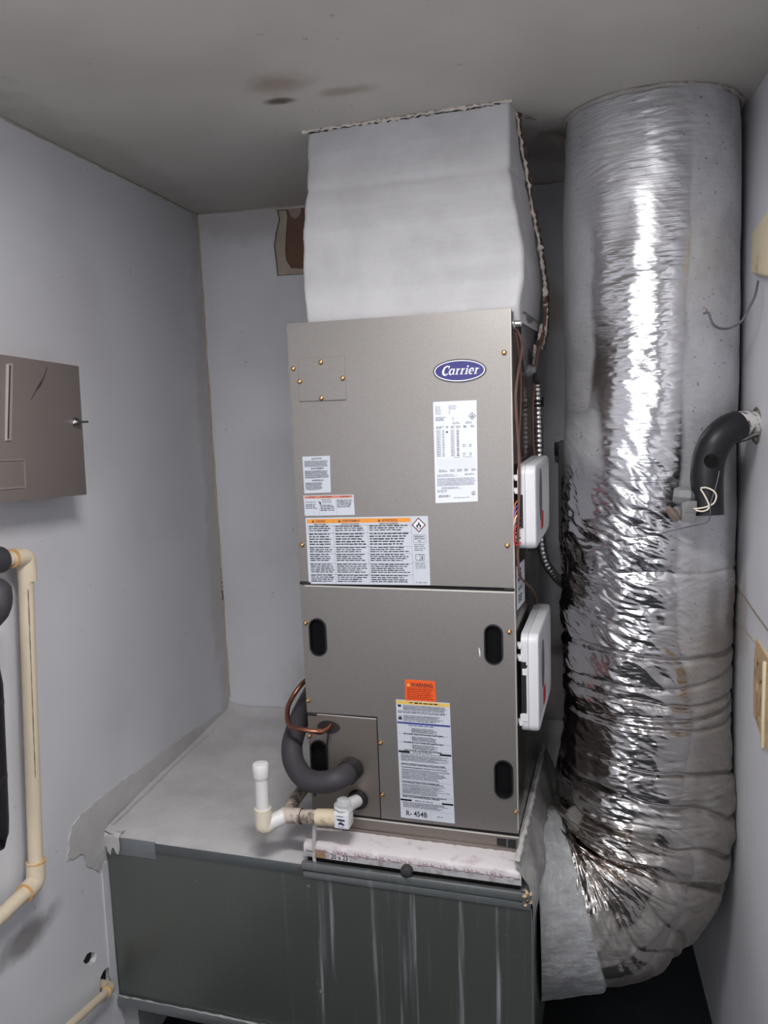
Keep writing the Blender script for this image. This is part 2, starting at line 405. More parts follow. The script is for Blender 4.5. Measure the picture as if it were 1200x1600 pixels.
# peeled paint on the ceiling beside the white plenum
def flake(name, cx, cy, w, h, drop, rz, lab):
    mb = MB('W'); n = 7; rows = []
    for i in range(n):
        u = i/(n-1); row = []
        for j in range(5):
            v = j/4-.5
            x = (u-.1)*w; y = v*h*(.6+.4*math.sin(u*3+j)); z = -drop*u*u - .002 - .004*abs(v)
            row.append(mb.bm.verts.new((cx+x*math.cos(rz)-y*math.sin(rz), cy+x*math.sin(rz)+y*math.cos(rz), ZC+z)))
        rows.append(row)
    for a, b in zip(rows, rows[1:]):
        for j in range(4): mb.bm.faces.new([a[j], a[j+1], b[j+1], b[j]])
    r = bmesh.ops.solidify(mb.bm, geom=mb.bm.faces[:], thickness=.0015)
    return mb.build(name, plain('flake_paint', lin(176, 168, 160), .8, var=.1), base=(cx, cy, ZC), label=lab, category='paint flake', group='paint flakes on the ceiling')
flake('paint_flake', .600, .36, .075, .06, .022, .5, 'large curl of ceiling paint hanging just right of the white plenum')
flake('paint_flake', .566, .22, .03, .03, .012, -.4, 'small curl of ceiling paint at the front right corner of the white plenum')

# ceiling lamp that lights the closet
t = thing('ceiling_lamp', 'oblong white lamp on the ceiling in front of the air handler', 'lamp', (LAMP[0], LAMP[1], ZC), 'W')
MB('W').box(LAMP[0]-.27, LAMP[0]+.27, LAMP[1]-.1, LAMP[1]+.1, ZC-.030, ZC, .004).build('housing', M_lampw, t)
MB('W').box(LAMP[0]-.255, LAMP[0]+.255, LAMP[1]-.085, LAMP[1]+.085, ZC-.046, ZC-.029, .006).build('diffuser', M_lampe, t)

# ---------------------------------------------------------------- return plenum (sheet steel box with white mastic top)
rp = thing('return_plenum', 'low galvanized steel return plenum with white mastic top under the air handler', 'duct box', (.0, -.077, -.558))
def loop_prism(mb, loop, z0, z1):
    a = [mb.bm.verts.new((x, y, z0)) for x, y in loop]; b = [mb.bm.verts.new((x, y, z1)) for x, y in loop]; n = len(loop)
    mb.bm.faces.new(a[::-1]); mb.bm.faces.new(b)
    for i in range(n): mb.bm.faces.new([a[i], a[(i+1)%n], b[(i+1)%n], b[i]])
    return mb
invA = FA.inverted()
def wA(x, y): v = invA @ Vector((x, y, 0)); return (v.x, v.y)
FL = (-.5880, -.077); BL = wA(XL+.001, YB-.002); BR = wA(.62, YB-.003)
BR = (.574, BR[1]+.0)
loop_prism(MB(), [FL, (.574, -.077), BR, BL], -.558, -.058).build('body', M_galv, rp, smooth_ang=0)
# mastic-coated top: a grid with gentle sag and brush ridges
mb = MB(); NX, NY = 70, 46; rows = []
for j in range(NY+1):
    v = j/NY; row = []
    for i in range(NX+1):
        u = i/NX
        p = Vector(FL).lerp(Vector((.574, -.077)), u).lerp(Vector(BL).lerp(Vector(BR), u), v)
        d = .004 + .0025*math.sin(u*9+v*4)*math.sin(v*7) + random.uniform(-.0006, .0006)
        e = min(1, min(v*NY/2, 1))
        el = max(0, 1-u/.07)
        row.append(mb.bm.verts.new((p.x, p.y-.002, -.058+d*e + .018*el*el + (.02*max(0, 1-(1-v)/.06)**2))))
    rows.append(row)
for a, b in zip(rows, rows[1:]):
    for i in range(NX): mb.bm.faces.new([a[i], a[i+1], b[i+1], b[i]])
mb.build('mastic_top', M_mastic2, rp, smooth_ang=60)
# mastic smeared up the walls
sm = [(.843,.587),(.703,.604),(.545,.62),(.368,.642),(.196,.654),(.052,.669),(-.046,.678),(-.113,.677),(-.167,.671),(-.184,.632),(-.196,.591),(-.164,.581),(-.13,.573),(-.118,.532),(-.103,.515),(-.086,.501),(-.059,.476),(-.042,.498),(-.022,.505),(-.012,.55),(.102,.541),(.342,.541),(.637,.545),(.872,.549),(.872,.59)]
def rough_loop(p, n=5, amp=.004):
    q = []
    for a, b in zip(p, p[1:]+p[:1]):
        for k in range(n):
            t = k/n; q.append((a[0]*(1-t)+b[0]*t+random.uniform(-amp, amp), a[1]*(1-t)+b[1]*t+random.uniform(-amp, amp)))
    return q
M_smear = mk_mastic('wall_mastic_smear', lin(196, 194, 193), lin(182, 180, 179), .6, .55)
MB('W').slab(rough_loop(sm), [], lambda u, v, d: (XL+.0005+d, u, v), .003).build('mastic_smear', M_smear, rp)
smb = [(-.597,.60),(-.574,.591),(-.538,.572),(-.505,.569),(-.443,.536),(-.38,.523),(-.2,.517),(.1,.52),(.1,.545),(-.3,.548),(-.597,.545)]
smb = [(x, max(z, .556) if z > .55 else z) for x, z in smb]
MB('W').slab(rough_loop([(-.597,.602),(-.574,.595),(-.538,.58),(-.505,.578),(-.443,.562),(-.38,.56),(-.2,.56),(.0,.56),(.0,.545),(-.3,.545),(-.597,.545)], 4, .003), [], lambda u, v, d: (u, YB-.0005-d, v), .003).build('mastic_smear', M_smear, rp)
# fabric fold along the wall joint and crumpled corner at the front left
mb = MB('W'); mb.tube(smooth([Vector(p) for p in [(XL+.012,-.0,.585),(XL+.016,.2,.583),(XL+.014,.45,.578),(XL+.02,.62,.574),(XL+.012,.84,.572)]], [1]*5, 14)[0], [random.uniform(.004, .008) for _ in range(57)], 6)
mb.build('fabric_fold', M_smear, rp)
mb = MB(); rows = []
for i in range(9):
    x = -.592+.052*i/8; row = []
    for k, (y, z) in enumerate(((-.05, -.050), (-.072, -.048), (-.081, -.056), (-.0825, -.075), (-.0815, -.098+.014*math.sin(i*1.7)))):
        row.append(mb.bm.verts.new((x, y+random.uniform(-.003, .001), z+random.uniform(-.004, .004))))
    rows.append(row)
for a, b in zip(rows, rows[1:]):
    for k in range(4): mb.bm.faces.new([a[k], a[k+1], b[k+1], b[k]])
mb.build('corner_wrap', M_smear, rp)
# front flanges, tape, drive strips
MB().box(-.588, -.43, -.0800, -.0765, -.105, -.056, .0008).build('foil_tape', M_tape, rp)
MB().box(-.43, .0, -.0815, -.0765, -.084, -.058, .001).build('front_flange', plain('dull_flange', lin(112, 117, 119), .45, .6, var=.1), rp)
MB().box(.0, .574, -.089, -.0765, -.066, -.046, .0015).build('front_flange', M_galv2, rp)
MB().box(.0, .574, -.0815, -.0765, -.092, -.074, .001).build('front_flange', M_galv2, rp)
MB().box(-.594, .583, -.087, -.0765, -.568, -.538, .0015).build('bottom_flange', M_galv2, rp)
mb = MB(); mb.tube(bumpy((-.59, -.084, -.537), (.58, -.084, -.537), 80, .0012), [random.uniform(.001, .0035) for _ in range(81)], 5); mb.build('sealant_line', plain('pale_sealant', lin(170, 172, 172), .6), rp)
MB().box(.574, .5765, -.079, -.045, -.558, -.09).build('corner_angle', plain('edge_steel', lin(120, 126, 124), .5, .5), rp)
for x, z in ((-.005, -.055), (.012, -.118), (.03, -.41)):
    MB().lathe((x, -.089 if z > -.06 else -.077, z), (0, -1, 0), [(0, .0045), (.002, .0045), (.0035, .003)], 10).build('screw', M_crust, rp)
MB().box(-.607, -.545, -.06, .02, -.82, -.568).build('support_leg', plain('pale_leg', lin(150, 152, 152), .6), rp)
MB().box(.50, .56, -.03, .02, -.82, -.568).build('support_leg', plain('grey_leg_right', lin(90, 92, 92), .6), rp)  # right leg coloured a darker grey than the left one
# mastic fillet from the cabinet's right side down over the plenum's edge
mb = MB(); rows = []; n = 44
prof = [(.5375, .045), (.547, .035), (.556, .012), (.568, -.02), (.580, -.05), (.584, -.085), (.576, -.12)]
for i in range(n+1):
    y = -.085 + .64*i/n; row = []
    for k, (x, z) in enumerate(prof):
        j = random.uniform(-.0018, .0018) if 0 < k else 0
        fr = max(0, 1-i/8)
        row.append(mb.bm.verts.new((x+j+(.004*math.sin(i*.7+k) if k > 2 else 0), y, z + j - .02*fr*(1 if k < 3 else .3))))
    rows.append(row)
for a, b in zip(rows, rows[1:]):
    for k in range(len(prof)-1): mb.bm.faces.new([a[k], a[k+1], b[k+1], b[k]])
mb.build('mastic_fillet', mk_mastic('fillet_mastic', lin(176, 176, 172), lin(120, 119, 118), 1.2, .4), rp, smooth_ang=70)
mb = MB()
for k in range(11):
    a = random.uniform(-.088, -.07); x = .566+random.uniform(-.008, .010); z = -.04-.0035*k; mb.tube([(x, a, z), (x+random.uniform(-.003, .003), a-.003, z-.005), (x, a, z-.009)], [.0025, random.uniform(.003, .006), .0025], 7)
mb.build('mastic_lumps', M_tan, rp)
mb = MB(); mb.tube(bumpy((.5455, -.084, .034), (.5455, .54, .040), 60, .0016), [random.uniform(.004, .0085) for _ in range(61)], 8); mb.build('mastic_ridge', mk_mastic('ridge_mastic', lin(204, 203, 200), lin(170, 168, 166), 1.4, .45), rp)

# ---------------------------------------------------------------- filter rack between plenum and air handler
fr = thing('filter_rack', 'white paper-covered filter slot cover across the foot of the air handler', 'filter rack', (.275, -.077, -.046))
MB().box(.006, .546, -.060, .0, -.056, -.004).build('slot', M_dark, fr)
mb = MB(); rows = []; n = 60
for i in range(n+1):
    x = .004 + .548*i/n; w = lambda a: random.uniform(-a, a)
    pr = [(-.002, .004+w(.0012)), (-.03, .003), (-.066+w(.002), .0015+w(.001)), (-.0765, -.003), (-.0785, -.012+w(.0012)), (-.0775, -.020), (-.0775, -.0345), (-.068, -.0345), (-.068, -.006), (-.002, -.004)]
    rows.append([mb.bm.verts.new((x, y, z)) for y, z in pr])
for a, b in zip(rows, rows[1:]):
    for k in range(len(a)): mb.bm.faces.new([a[k], a[(k+1)%len(a)], b[(k+1)%len(a)], b[k]])
mb.bm.faces.new(rows[0]); mb.bm.faces.new(rows[-1][::-1])
mb.build('cover', M_paper, fr, smooth_ang=50)
MB().box(.0045, .5515, -.0780, -.0770, -.0343, -.0205).build('lower_band', mk_dirty('greyed_paper', lin(178, 176, 178), lin(140, 132, 132), 40, .45, .7), fr)
mb = MB()
for k in range(9):
    x0 = .03+.055*k
    for q in range(4):
        x = x0+.010*q+random.uniform(-.002, .002)
        mb.ribbon([(x, -.0792, -.008), (x+.003, -.0796, -.014), (x+.001, -.0790, -.019)], .0016, (0, -1, .1), .0004)
        if q % 2: mb.ribbon([(x, -.0796, -.0125), (x+.009, -.0796, -.0125)], .0014, (0, -1, 0), .0004)
mb.build('red_print', plain('faded_red_print', lin(182, 142, 150), .7, var=.2, vs=60), fr, label='faded red print running along the paper edge', kind='stuff')
mb = MB(); mb.tube(bumpy((.01, -.0785, -.0175), (.55, -.0785, -.0175), 60, .0012), [random.uniform(.0006, .0016) for _ in range(61)], 5); mb.build('paper_crease', plain('crease_grey', lin(120, 108, 112), .8), fr)
mb = MB(); mb.lathe((.276, -.0775, -.030), (0, -1, -.15), [(0, .0135), (.006, .0150), (.014, .0145), (.020, .012), (.023, .006)], 12); mb.build('knob', plain('black_rubber_knob', lin(52, 52, 56), .6, bump=.4), fr, label='black knob in the middle of the slot')
mb = MB()
for k in range(16): mb.tube([(.262+.0025*k, -.078, -.014-random.random()*.002), (.262+.0025*k+random.uniform(-.003, .003), -.081, -.022-random.random()*.006)], .0009, 4)
mb.build('frayed_paper', M_white_crust, fr)
MB().box(.035, .062, -.0792, -.0775, -.033, -.012).build('brown_stain_tape', plain('brown_tape', lin(160, 128, 100), .7, var=.2, vs=60), fr)

# ---------------------------------------------------------------- text and stickers
def text_loops(s, shear=0., bold=.018):
    cu = bpy.data.curves.new('tmp', 'FONT'); cu.body = s; cu.resolution_u = 2; cu.shear = shear; cu.offset = bold
    o = bpy.data.objects.new('tmp', cu); COL.objects.link(o)
    dg = bpy.context.evaluated_depsgraph_get(); dg.update()
    me = bpy.data.meshes.new_from_object(o.evaluated_get(dg))
    v = [tuple(x.co[:2]) for x in me.vertices]; f = [list(p.vertices) for p in me.polygons]
    bpy.data.objects.remove(o); bpy.data.curves.remove(cu); bpy.data.meshes.remove(me)
    x0, x1 = min(p[0] for p in v), max(p[0] for p in v); y0, y1 = min(p[1] for p in v), max(p[1] for p in v)
    return [((p[0]-x0)/(x1-x0), (p[1]-y0)/max(y1-y0, 1e-6)) for p in v], f, (x1-x0)/max(y1-y0, 1e-6)

STUFF = {'fine_print', 'lettering', 'table_print', 'rule_lines', 'column_heads', 'certification_mark', 'blue_print', 'print', 'book_symbol', 'symbol', 'black_bars'}
class Sticker:
    """printed sheet; corners TL,TR,BR,BL on a plane given by to3(a,b,d) with d the height above it"""
    def __init__(s, name, parent, corners, mat, label=None, to3=lambda a, b, d: (a, -.0022-d, b), frame='A', th=.0008):
        s.c, s.to3, s.frame, s.th = corners, to3, frame, th
        mb = MB(frame)
        mb.hexa([to3(*p, 0) for p in corners] + [to3(*p, th) for p in corners])
        s.o = mb.build(name, mat, parent, smooth_ang=0)
        if label: s.o['label'] = label
        s.ps = {}
    def P(s, u, v, d=.0003):
        (ax, ay), (bx, by), (cx, cy), (dx, dy) = s.c
        x = (ax*(1-u)+bx*u)*(1-v) + (dx*(1-u)+cx*u)*v; y = (ay*(1-u)+by*u)*(1-v) + (dy*(1-u)+cy*u)*v
        return s.to3(x, y, s.th+d)
    def pen(s, key, mat):
        if (key, mat.name) not in s.ps: s.ps[(key, mat.name)] = (MB(s.frame), mat)
        return s.ps[(key, mat.name)][0]
    def rect(s, key, mat, u0, v0, u1, v1, d=.0003):
        s.pen(key, mat).face([s.P(u0, v0, d), s.P(u1, v0, d), s.P(u1, v1, d), s.P(u0, v1, d)])
    def poly(s, key, mat, pts, d=.0005):
        s.pen(key, mat).face([s.P(u, v, d) for u, v in pts])
    def rows(s, key, mat, u0, u1, v0, v1, n, h=.55, wmin=.03, wmax=.09, gap=.012, ragged=.25, d=.0005):
        for i in range(n):
            v = v0+(v1-v0)*i/n; hh = (v1-v0)/n*h; u = u0; end = u1-random.random()*ragged*(u1-u0)
            while u < end-.005:
                w = min(random.uniform(wmin, wmax), end-u); s.rect(key, mat, u, v+hh*random.uniform(0, .15), u+w, v+hh*random.uniform(.8, 1.05), d); u += w+gap*random.uniform(.7, 1.5)
    def text(s, key, mat, body, u0, v0, u1, v1, d=.0006):
        vv, ff, asp = text_loops(body); mb = s.pen(key, mat)
        vt = [mb.bm.verts.new(s.P(u0+(u1-u0)*a, v1+(v0-v1)*b, d)) for a, b in vv]
        for f in ff:
            try: mb.bm.faces.new([vt[i] for i in f])
            except ValueError: pass
    def frame_line(s, key, mat, u0, v0, u1, v1, w):
        s.rect(key, mat, u0, v0, u1, v0+w, .0004); s.rect(key, mat, u0, v1-w, u1, v1, .0004)
    def done(s):
        for (k, _), (mb, mat) in s.ps.items():
            o = mb.build(k, mat, s.o, smooth_ang=0)
            if k in STUFF: o['kind'] = 'stuff'
    def diamond(s, key, mat, mat2, cu, cv, ru, rv):
        s.poly(key, mat, [(cu, cv-rv), (cu+ru, cv), (cu, cv+rv), (cu-ru, cv)], .0005)
        k = .8; s.poly(key+'_field', mat2, [(cu, cv-rv*k), (cu+ru*k, cv), (cu, cv+rv*k), (cu-ru*k, cv)], .0007)
        fl = [(-.3,.32),(-.36,.05),(-.22,-.08),(-.17,.06),(-.08,-.2),(.02,-.5),(.14,-.2),(.2,-.02),(.28,-.1),(.36,.1),(.28,.32),(.1,.36),(.14,.16),(.02,.02),(-.1,.16),(-.08,.36)]
        s.poly('flame', M_ink, [(cu+a*ru, cv+b*rv) for a, b in fl], .0009)
        s.rect('flame', M_ink, cu-.34*ru, cv+.42*rv, cu+.34*ru, cv+.48*rv, .0009)

# ---------------------------------------------------------------- air handler
W, D, H = .537, .53, 1.293
ah = thing('air_handler', 'tall taupe steel air handler cabinet with blue oval badge and many stickers', 'air handler', (0, 0, 0))
mb = MB(); mb.box(.001, W-.001, .006, D, .0, H-.002, .002); mb.build('cabinet', M_side, ah)
# upper and lower doors are pressed sheets with rounded edges
def door(name, outer, holes, y0, th, mat):
    mb = MB(); mb.slab(outer, holes, lambda u, v, d: (u, y0+d, v), th)
    return mb.build(name, mat, ah, smooth_ang=0)
ud = door('upper_door', rrect(.0, W, .661, H, .003), [], -.002, .010, M_cab)
H1, H2, H3, H4 = (.041, .518, .047, .099), (.485, .523, .045, .099), (.5035, .188, .046, .099), (.0275, .195, .048, .098)
door('lower_door', [(.0, .652), (.0, .3175), (.1895, .3195), (.1895, .049), (W, .052), (W, .652)], [stadium(*H1), stadium(*H2), stadium(*H3)], -.002, .010, M_cab)
ac = door('coil_cover', rrect(.0005, .1860, .049, .3145, .002), [stadium(*H4)], .000, .008, M_cab2)
for (cx, cz, w, h), yy in ((H1, -.002), (H2, -.002), (H3, -.002), (H4, 0)):
    mb = MB(); mb.slab(stadium(cx, cz, w, h), [stadium(cx, cz, w-.007, h-.007)], lambda u, v, d: (u, yy-.003+d, v), .004)
    ho = mb.build('handle', M_blk, ah, smooth_ang=30)
    mb = MB(); o = stadium(cx, cz, w-.005, h-.005)
    a = [mb.bm.verts.new((x, yy, z)) for x, z in o]; b = [mb.bm.verts.new((cx+(x-cx)*.85, .0058, cz+(z-cz)*.9)) for x, z in o]
    for i in range(len(o)): mb.bm.faces.new([a[i], a[(i+1)%len(o)], b[(i+1)%len(o)], b[i]])
    mb.bm.faces.new(b); mb.build('recess', M_deep, ho)
# seams, bright folded edges, base rail
MB().box(.0, W, .0035, .0058, .650, .663).build('seam', M_dark, ah)
MB().box(.012, W-.002, -.0026, .002, .6478, .6518, .0006).build('door_lip', M_edge, ah)
MB().box(-.001, .030, -.0032, .002, .6535, .6600, .0008).build('door_catch', M_blk2, ah)
MB().box(.513, W, -.0032, .002, .6540, .6600, .0008).build('door_catch', M_blk2, ah)
MB().box(.186, .190, .003, .0058, .049, .3195).build('seam', M_dark, ah)
MB().box(.0, .190, .003, .0058, .3140, .3195).build('seam', M_dark, ah)
MB().box(.02, .186, -.0006, .003, .3118, .3142, .0005).build('cover_lip', M_edge, ah)
MB().box(.0, .026, -.0028, .003, .3085, .3175, .0008).build('cover_catch', M_blk2, ah)
MB().box(.0, W, .002, .0058, .036, .053).build('seam', M_dark, ah)
MB().box(.0, W, -.001, .030, .0015, .041, .001).build('base_rail', M_cab2, ah)
MB().box(.05, W, -.0022, .004, .0392, .0418, .0005).build('rail_lip', M_edge, ah)
mb = MB(); mb.box(.0, W, -.0045, .0, .0015, .012, .001); mb.build('rail_foot', M_cab2, ah)
mb = MB(); mb.slab([(.4838, .0150), (.530, .0128), (.530, .0345), (.4838, .0336)], [], lambda u, v, d: (u, -.0018+d, v), .002); mb.build('dark_window', M_blk, ah)
MB().box(.508, .510, -.0026, -.001, .0, .034).build('window_bar', M_box, ah)
MB().box(.518, .531, -.0026, -.0008, .0015, .007).build('rust_spot', M_crust, ah)
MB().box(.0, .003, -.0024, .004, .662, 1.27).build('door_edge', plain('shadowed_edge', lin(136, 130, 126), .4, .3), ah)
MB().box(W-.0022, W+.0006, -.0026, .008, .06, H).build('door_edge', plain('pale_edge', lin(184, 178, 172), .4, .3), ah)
# knockout plate pressed into the upper door
mb = MB(); mb.slab(rrect(.0240, .1448, 1.1072, 1.2100, .001), [rrect(.0252, .1436, 1.1084, 1.2088, .001)], lambda u, v, d: (u, -.0024+d, v), .0012); mb.build('knockout_outline', plain('pressed_line', lin(132, 126, 122), .45, .3), ah)
MB().box(.0228, .1432, -.0036, -.002, 1.1058, 1.1078).build('knockout_fold', plain('fold_shadow', lin(84, 78, 76), .6), ah)
mb = MB(); mb.lathe((0, 0, 0), (0, -1, 0), [(0, .0062), (.001, .0062), (.0022, .0052), (.0058, .0048), (.0066, .0036)], 10)
sp = [(.0123,1.1863),(.0841,1.1981),(.0273,1.1551),(.1374,1.158),(.0814,1.1133),(.5213,1.1979),(.0117,.754),(.5214,.761),(.5226,.5555),(.0093,.5535),(.0052,.3487),(.0035,.2533),(.1954,.2523),(.195,.1138),(.531,.1075)]
s0 = mb.build('screw', M_gold, ah)
for i, (x, z) in enumerate(sp):
    o = s0 if i == 0 else s0.copy()
    if i: COL.objects.link(o); o.parent = ah; MW[o] = MW[ah]
    o.location = (x, -.002, z)
MB().lathe((.0095, -.0005, .0616+.03), (0, -1, 0), [(0, .004), (.001, .004)], 10).build('bolt_hole', M_blk, ah)
# oval badge
def ell(rx, rz, y, th, mat, name, par, seg=48):
    mb = MB(); mb.slab(arc(.4195, 1.1628, rx, rz, n=seg), [], lambda u, v, d: (u, y-d, v), th); return mb.build(name, mat, par)
bd = ell(.0612, .0262, -.002, .0028, M_navyd, 'badge', ah); bd['label'] = 'blue oval badge with white lettering'
ell(.0585, .0237, -.0048, .0002, M_wht, 'white_ring', bd); ell(.0560, .0215, -.0050, .0002, M_navy, 'blue_field', bd)
def stroke(mb, pts, ww, f):
    P = [Vector((p[0], p[1])) for p in pts]; rows = []
    w = ww if isinstance(ww, list) else [ww]*len(P)
    for i, p in enumerate(P):
        d = (P[min(i+1, len(P)-1)]-P[max(i-1, 0)]).normalized(); n = Vector((-d.y, d.x))*w[i]/2
        rows.append((mb.bm.verts.new(f(p+n)), mb.bm.verts.new(f(p-n))))
    for a, b in zip(rows, rows[1:]): mb.bm.faces.new([a[0], a[1], b[1], b[0]])
mb = MB(); penx = [0.]
XT = 6.05
def f_(p):
    x = p.x+penx[0]+.30*p.y; y = p.y
    return (.4195-.0415+.083*x/XT, -.0053, 1.1628-.0085+.0205*y/1.45*.95 + .0)
def arcp(cx, cy, rx, ry, a0, a1, n=16): return [(cx+rx*math.cos(math.radians(a0+(a1-a0)*i/n)), cy+ry*math.sin(math.radians(a0+(a1-a0)*i/n))) for i in range(n+1)]
def wv(n, a, b): return [a+(b-a)*math.sin(PI*i/n) for i in range(n+1)]
stroke(mb, arcp(.62, .72, .52, .72, 52, 318, 20), wv(20, .13, .34), f_); stroke(mb, [(.97, 1.5), (.95, .98)], [.14, .10], f_); penx[0] += 1.12
def stem(x, top=1.0, serif=True):
    stroke(mb, [(x, top), (x, .0)], .25, f_); stroke(mb, [(x-.24, top-.05), (x, top-.05)], .10, f_)
    if serif: stroke(mb, [(x-.24, .05), (x+.26, .05)], .10, f_)
stroke(mb, arcp(.42, .5, .30, .46, 60, 300, 16), wv(16, .12, .26), f_); stroke(mb, [(.78, 1.0), (.78, .1)], .24, f_); stroke(mb, [(.74, .06), (1.0, .10)], .11, f_); stroke(mb, [(.52, .93), (.78, .9)], .12, f_); stroke(mb, [(.52, .08), (.72, .22)], .12, f_); penx[0] += 1.12
for _ in range(2):
    stem(.26); stroke(mb, [(.32, .62), (.46, .88), (.64, .92)], [.08, .14, .2], f_); penx[0] += .80
stem(.26); mb.bm.faces.new([mb.bm.verts.new(f_(Vector(p))) for p in arcp(.26, 1.3, .15, .15, 0, 330, 11)]); penx[0] += .60
stroke(mb, arcp(.44, .5, .33, .45, 0, 310, 20), wv(20, .12, .24), f_); stroke(mb, [(.14, .5), (.8, .5)], .10, f_); penx[0] += .95
stem(.26); stroke(mb, [(.32, .62), (.46, .88), (.64, .92)], [.08, .14, .2], f_)
mb.build('lettering', M_wht, bd, smooth_ang=0)

# small safety sticker, upper left
S = Sticker('warning_label', ah, [(.0242,.9735),(.0958,.9745),(.0940,.8855),(.0245,.8830)], M_stk2, 'small white safety sticker, uppermost of the three at left')
S.text('lettering', M_ink, 'CAUTION', .38, .04, .70, .085); S.poly('lettering', M_ink, [(.33, .085), (.36, .04), (.375, .085)])
S.rows('fine_print', M_inkg, .06, .96, .12, .29, 6, .75, .1, .3, .008, .12)
S.text('lettering', M_ink, 'AVERTISSEMENT', .28, .31, .78, .355); S.rows('fine_print', M_inkg, .06, .95, .385, .60, 8, .78, .1, .3, .008, .12)
S.text('lettering', M_ink, 'ADVERTENCIA', .31, .635, .75, .68); S.rows('fine_print', M_inkg, .06, .72, .71, .90, 7, .78, .1, .3, .008, .1)
S.rect('lettering', M_ink, .15, .905, .6, .915); S.done()
S = Sticker('warning_label', ah, [(.0219,.8775),(.1523,.8800),(.1533,.8302),(.0225,.8270)], M_stk2, 'small sticker with salmon header strip, middle of the three at left')
S.rect('header_band', M_red, .02, .03, .975, .15)
for u0, u1, tx in ((.10, .23, 'CAUTION'), (.34, .58, 'AVERTISSEMENT'), (.74, .92, 'ADVERTENCIA')): S.text('lettering', M_maroon, tx, u0, .05, u1, .125)
S.rows('lettering', M_inkg, .03, .29, .30, .38, 1, .6, .06, .1); S.rows('lettering', M_ink, .03, .28, .42, .68, 4, .5, .04, .09, .01, .3)
S.rows('lettering', M_inkg, .36, .60, .20, .42, 3, .5, .05, .1); S.rows('lettering', M_ink, .33, .62, .48, .80, 4, .52, .04, .09, .01, .15)
S.rows('lettering', M_ink, .66, .97, .24, .64, 6, .52, .04, .09, .01, .15)
S.rect('lettering', M_inkg, .305, .18, .308, .95); S.rect('lettering', M_inkg, .64, .18, .643, .95)
S.poly('bolt_symbol', M_ink, [(.29, .26), (.325, .34), (.335, .30), (.345, .42), (.335, .50), (.32, .42), (.31, .36)]); S.done()
# big fire-risk sticker
S = Sticker('warning_label', ah, [(.0240,.8219),(.3353,.8286),(.3365,.6615),(.0240,.6549)], M_stk2, 'large sticker with amber header strip and flame diamond')
S.rect('header_band', M_org, .012, .02, .862, .062+.02)
cols = ((.012, .232), (.236, .512), (.516, .862))
for (u0, u1), tx, sub in zip(cols, ('WARNING', 'AVERTISSEMENT', 'ADVERTENCIA'), ('RISK OF FIRE', "RISQUE D'INCENDIE", 'RIESGO DE INCENDIO')):
    m = (u0+u1)/2; k = .0068*len(tx)
    S.text('lettering', M_maroon, tx, m-k*.75, .034, m+k*.95, .07); S.poly('lettering', M_maroon, [(m-k*.75-.035, .07), (m-k*.75-.022, .03), (m-k*.75-.009, .07)])
    k = .0042*len(sub); S.text('lettering', M_ink, sub, m-k, .088, m+k, .112)
    for v0, v1, nl in ((.122, .215, 3), (.235, .425, 5), (.44, .53, 3), (.545, .66, 4), (.69, .835, 5), (.855, .975, 4)):
        S.rows('lettering', M_ink, u0+.012, u1-.008, v0, v1, nl, .52, .018, .05, .006, .22)
for v in (.118, .228, .433, .538, .682, .848): S.rect('rule_lines', M_inkg, .012, v, .866, v+.004)
for u in (.234, .514, .866): S.rect('rule_lines', M_inkg, u, .02, u+.0018, .985)
S.diamond('hazard_diamond', M_maroon, M_stk, .926, .125, .056, .108)
S.text('lettering', M_ink, 'REFRIGERANT', .89, .28, .966, .302); S.text('lettering', M_ink, 'SAFETY GROUP', .888, .312, .968, .334); S.text('lettering', M_ink, 'A2L', .915, .345, .94, .367)
for a in ((.88, .265, .978, .269), (.88, .375, .978, .379), (.88, .265, .882, .379), (.976, .265, .978, .379)): S.rect('rule_lines', M_inkg, *a)
S.rows('lettering', M_inkg, .885, .975, .40, .51, 4, .5, .02, .04, .006, .2)
for a in ((.892, .55, .926, .556), (.892, .632, .926, .638), (.892, .55, .895, .638), (.9245, .545, .9275, .645), (.926, .55, .962, .556), (.926, .632, .962, .638), (.959, .55, .962, .638)): S.rect('book_symbol', M_ink, *a)
S.text('book_symbol', M_ink, 'i', .939, .562, .949, .626)
S.rect('rule_lines', M_inkg, .872, .66, .985, .664); S.rows('lettering', M_inkg, .888, .972, .675, .765, 4, .5, .02, .04, .006, .3)
S.rows('lettering', M_inkg, .885, .975, .955, .975, 1, .7, .02, .04, .006, 0); S.done()
# rating sticker
S = Sticker('rating_label', ah, [(.3556,1.0946),(.4571,1.0954),(.4551,.8637),(.3548,.8591)], M_stk, 'tall white rating sticker under the badge')
S.rows('fine_print', M_inkl, .05, .2, .045, .13, 7, .6, .04, .08); S.rows('fine_print', M_inkl, .36, .55, .04, .085, 4, .6, .06, .1); S.rows('fine_print', M_inkl, .36, .40, .09, .13, 3, .6, .03, .04)
S.rows('fine_print', M_inkg, .05, .30, .150, .192, 4, .6, .06, .14); S.rows('fine_print', M_inkl, .44, .58, .155, .19, 3, .6, .03, .05, .06)
S.diamond('hazard_diamond', M_ink, M_stk, .895, .153, .085, .036)
S.rows('column_heads', M_inkg, .44, .62, .205, .23, 2, .5, .05, .1); S.rows('column_heads', M_inkg, .74, .90, .205, .23, 2, .5, .05, .1)
for u0, u1 in ((.06, .24), (.29, .35), (.40, .50), (.52, .63), (.69, .78), (.86, .96)): S.rows('column_heads', M_ink, u0, u1, .242, .268, 2, .5, .04, .07, .01, .3)
for u0, u1, mt in ((.06, .165, M_inkg), (.195, .25, M_inkg), (.395, .485, M_inkg), (.53, .59, M_ink)): S.rows('table_print', mt, u0, u1, .28, .545, 16, .48, .05, .08, .006, .1)
S.rect('table_mark', M_ink, .285, .292, .335, .306)
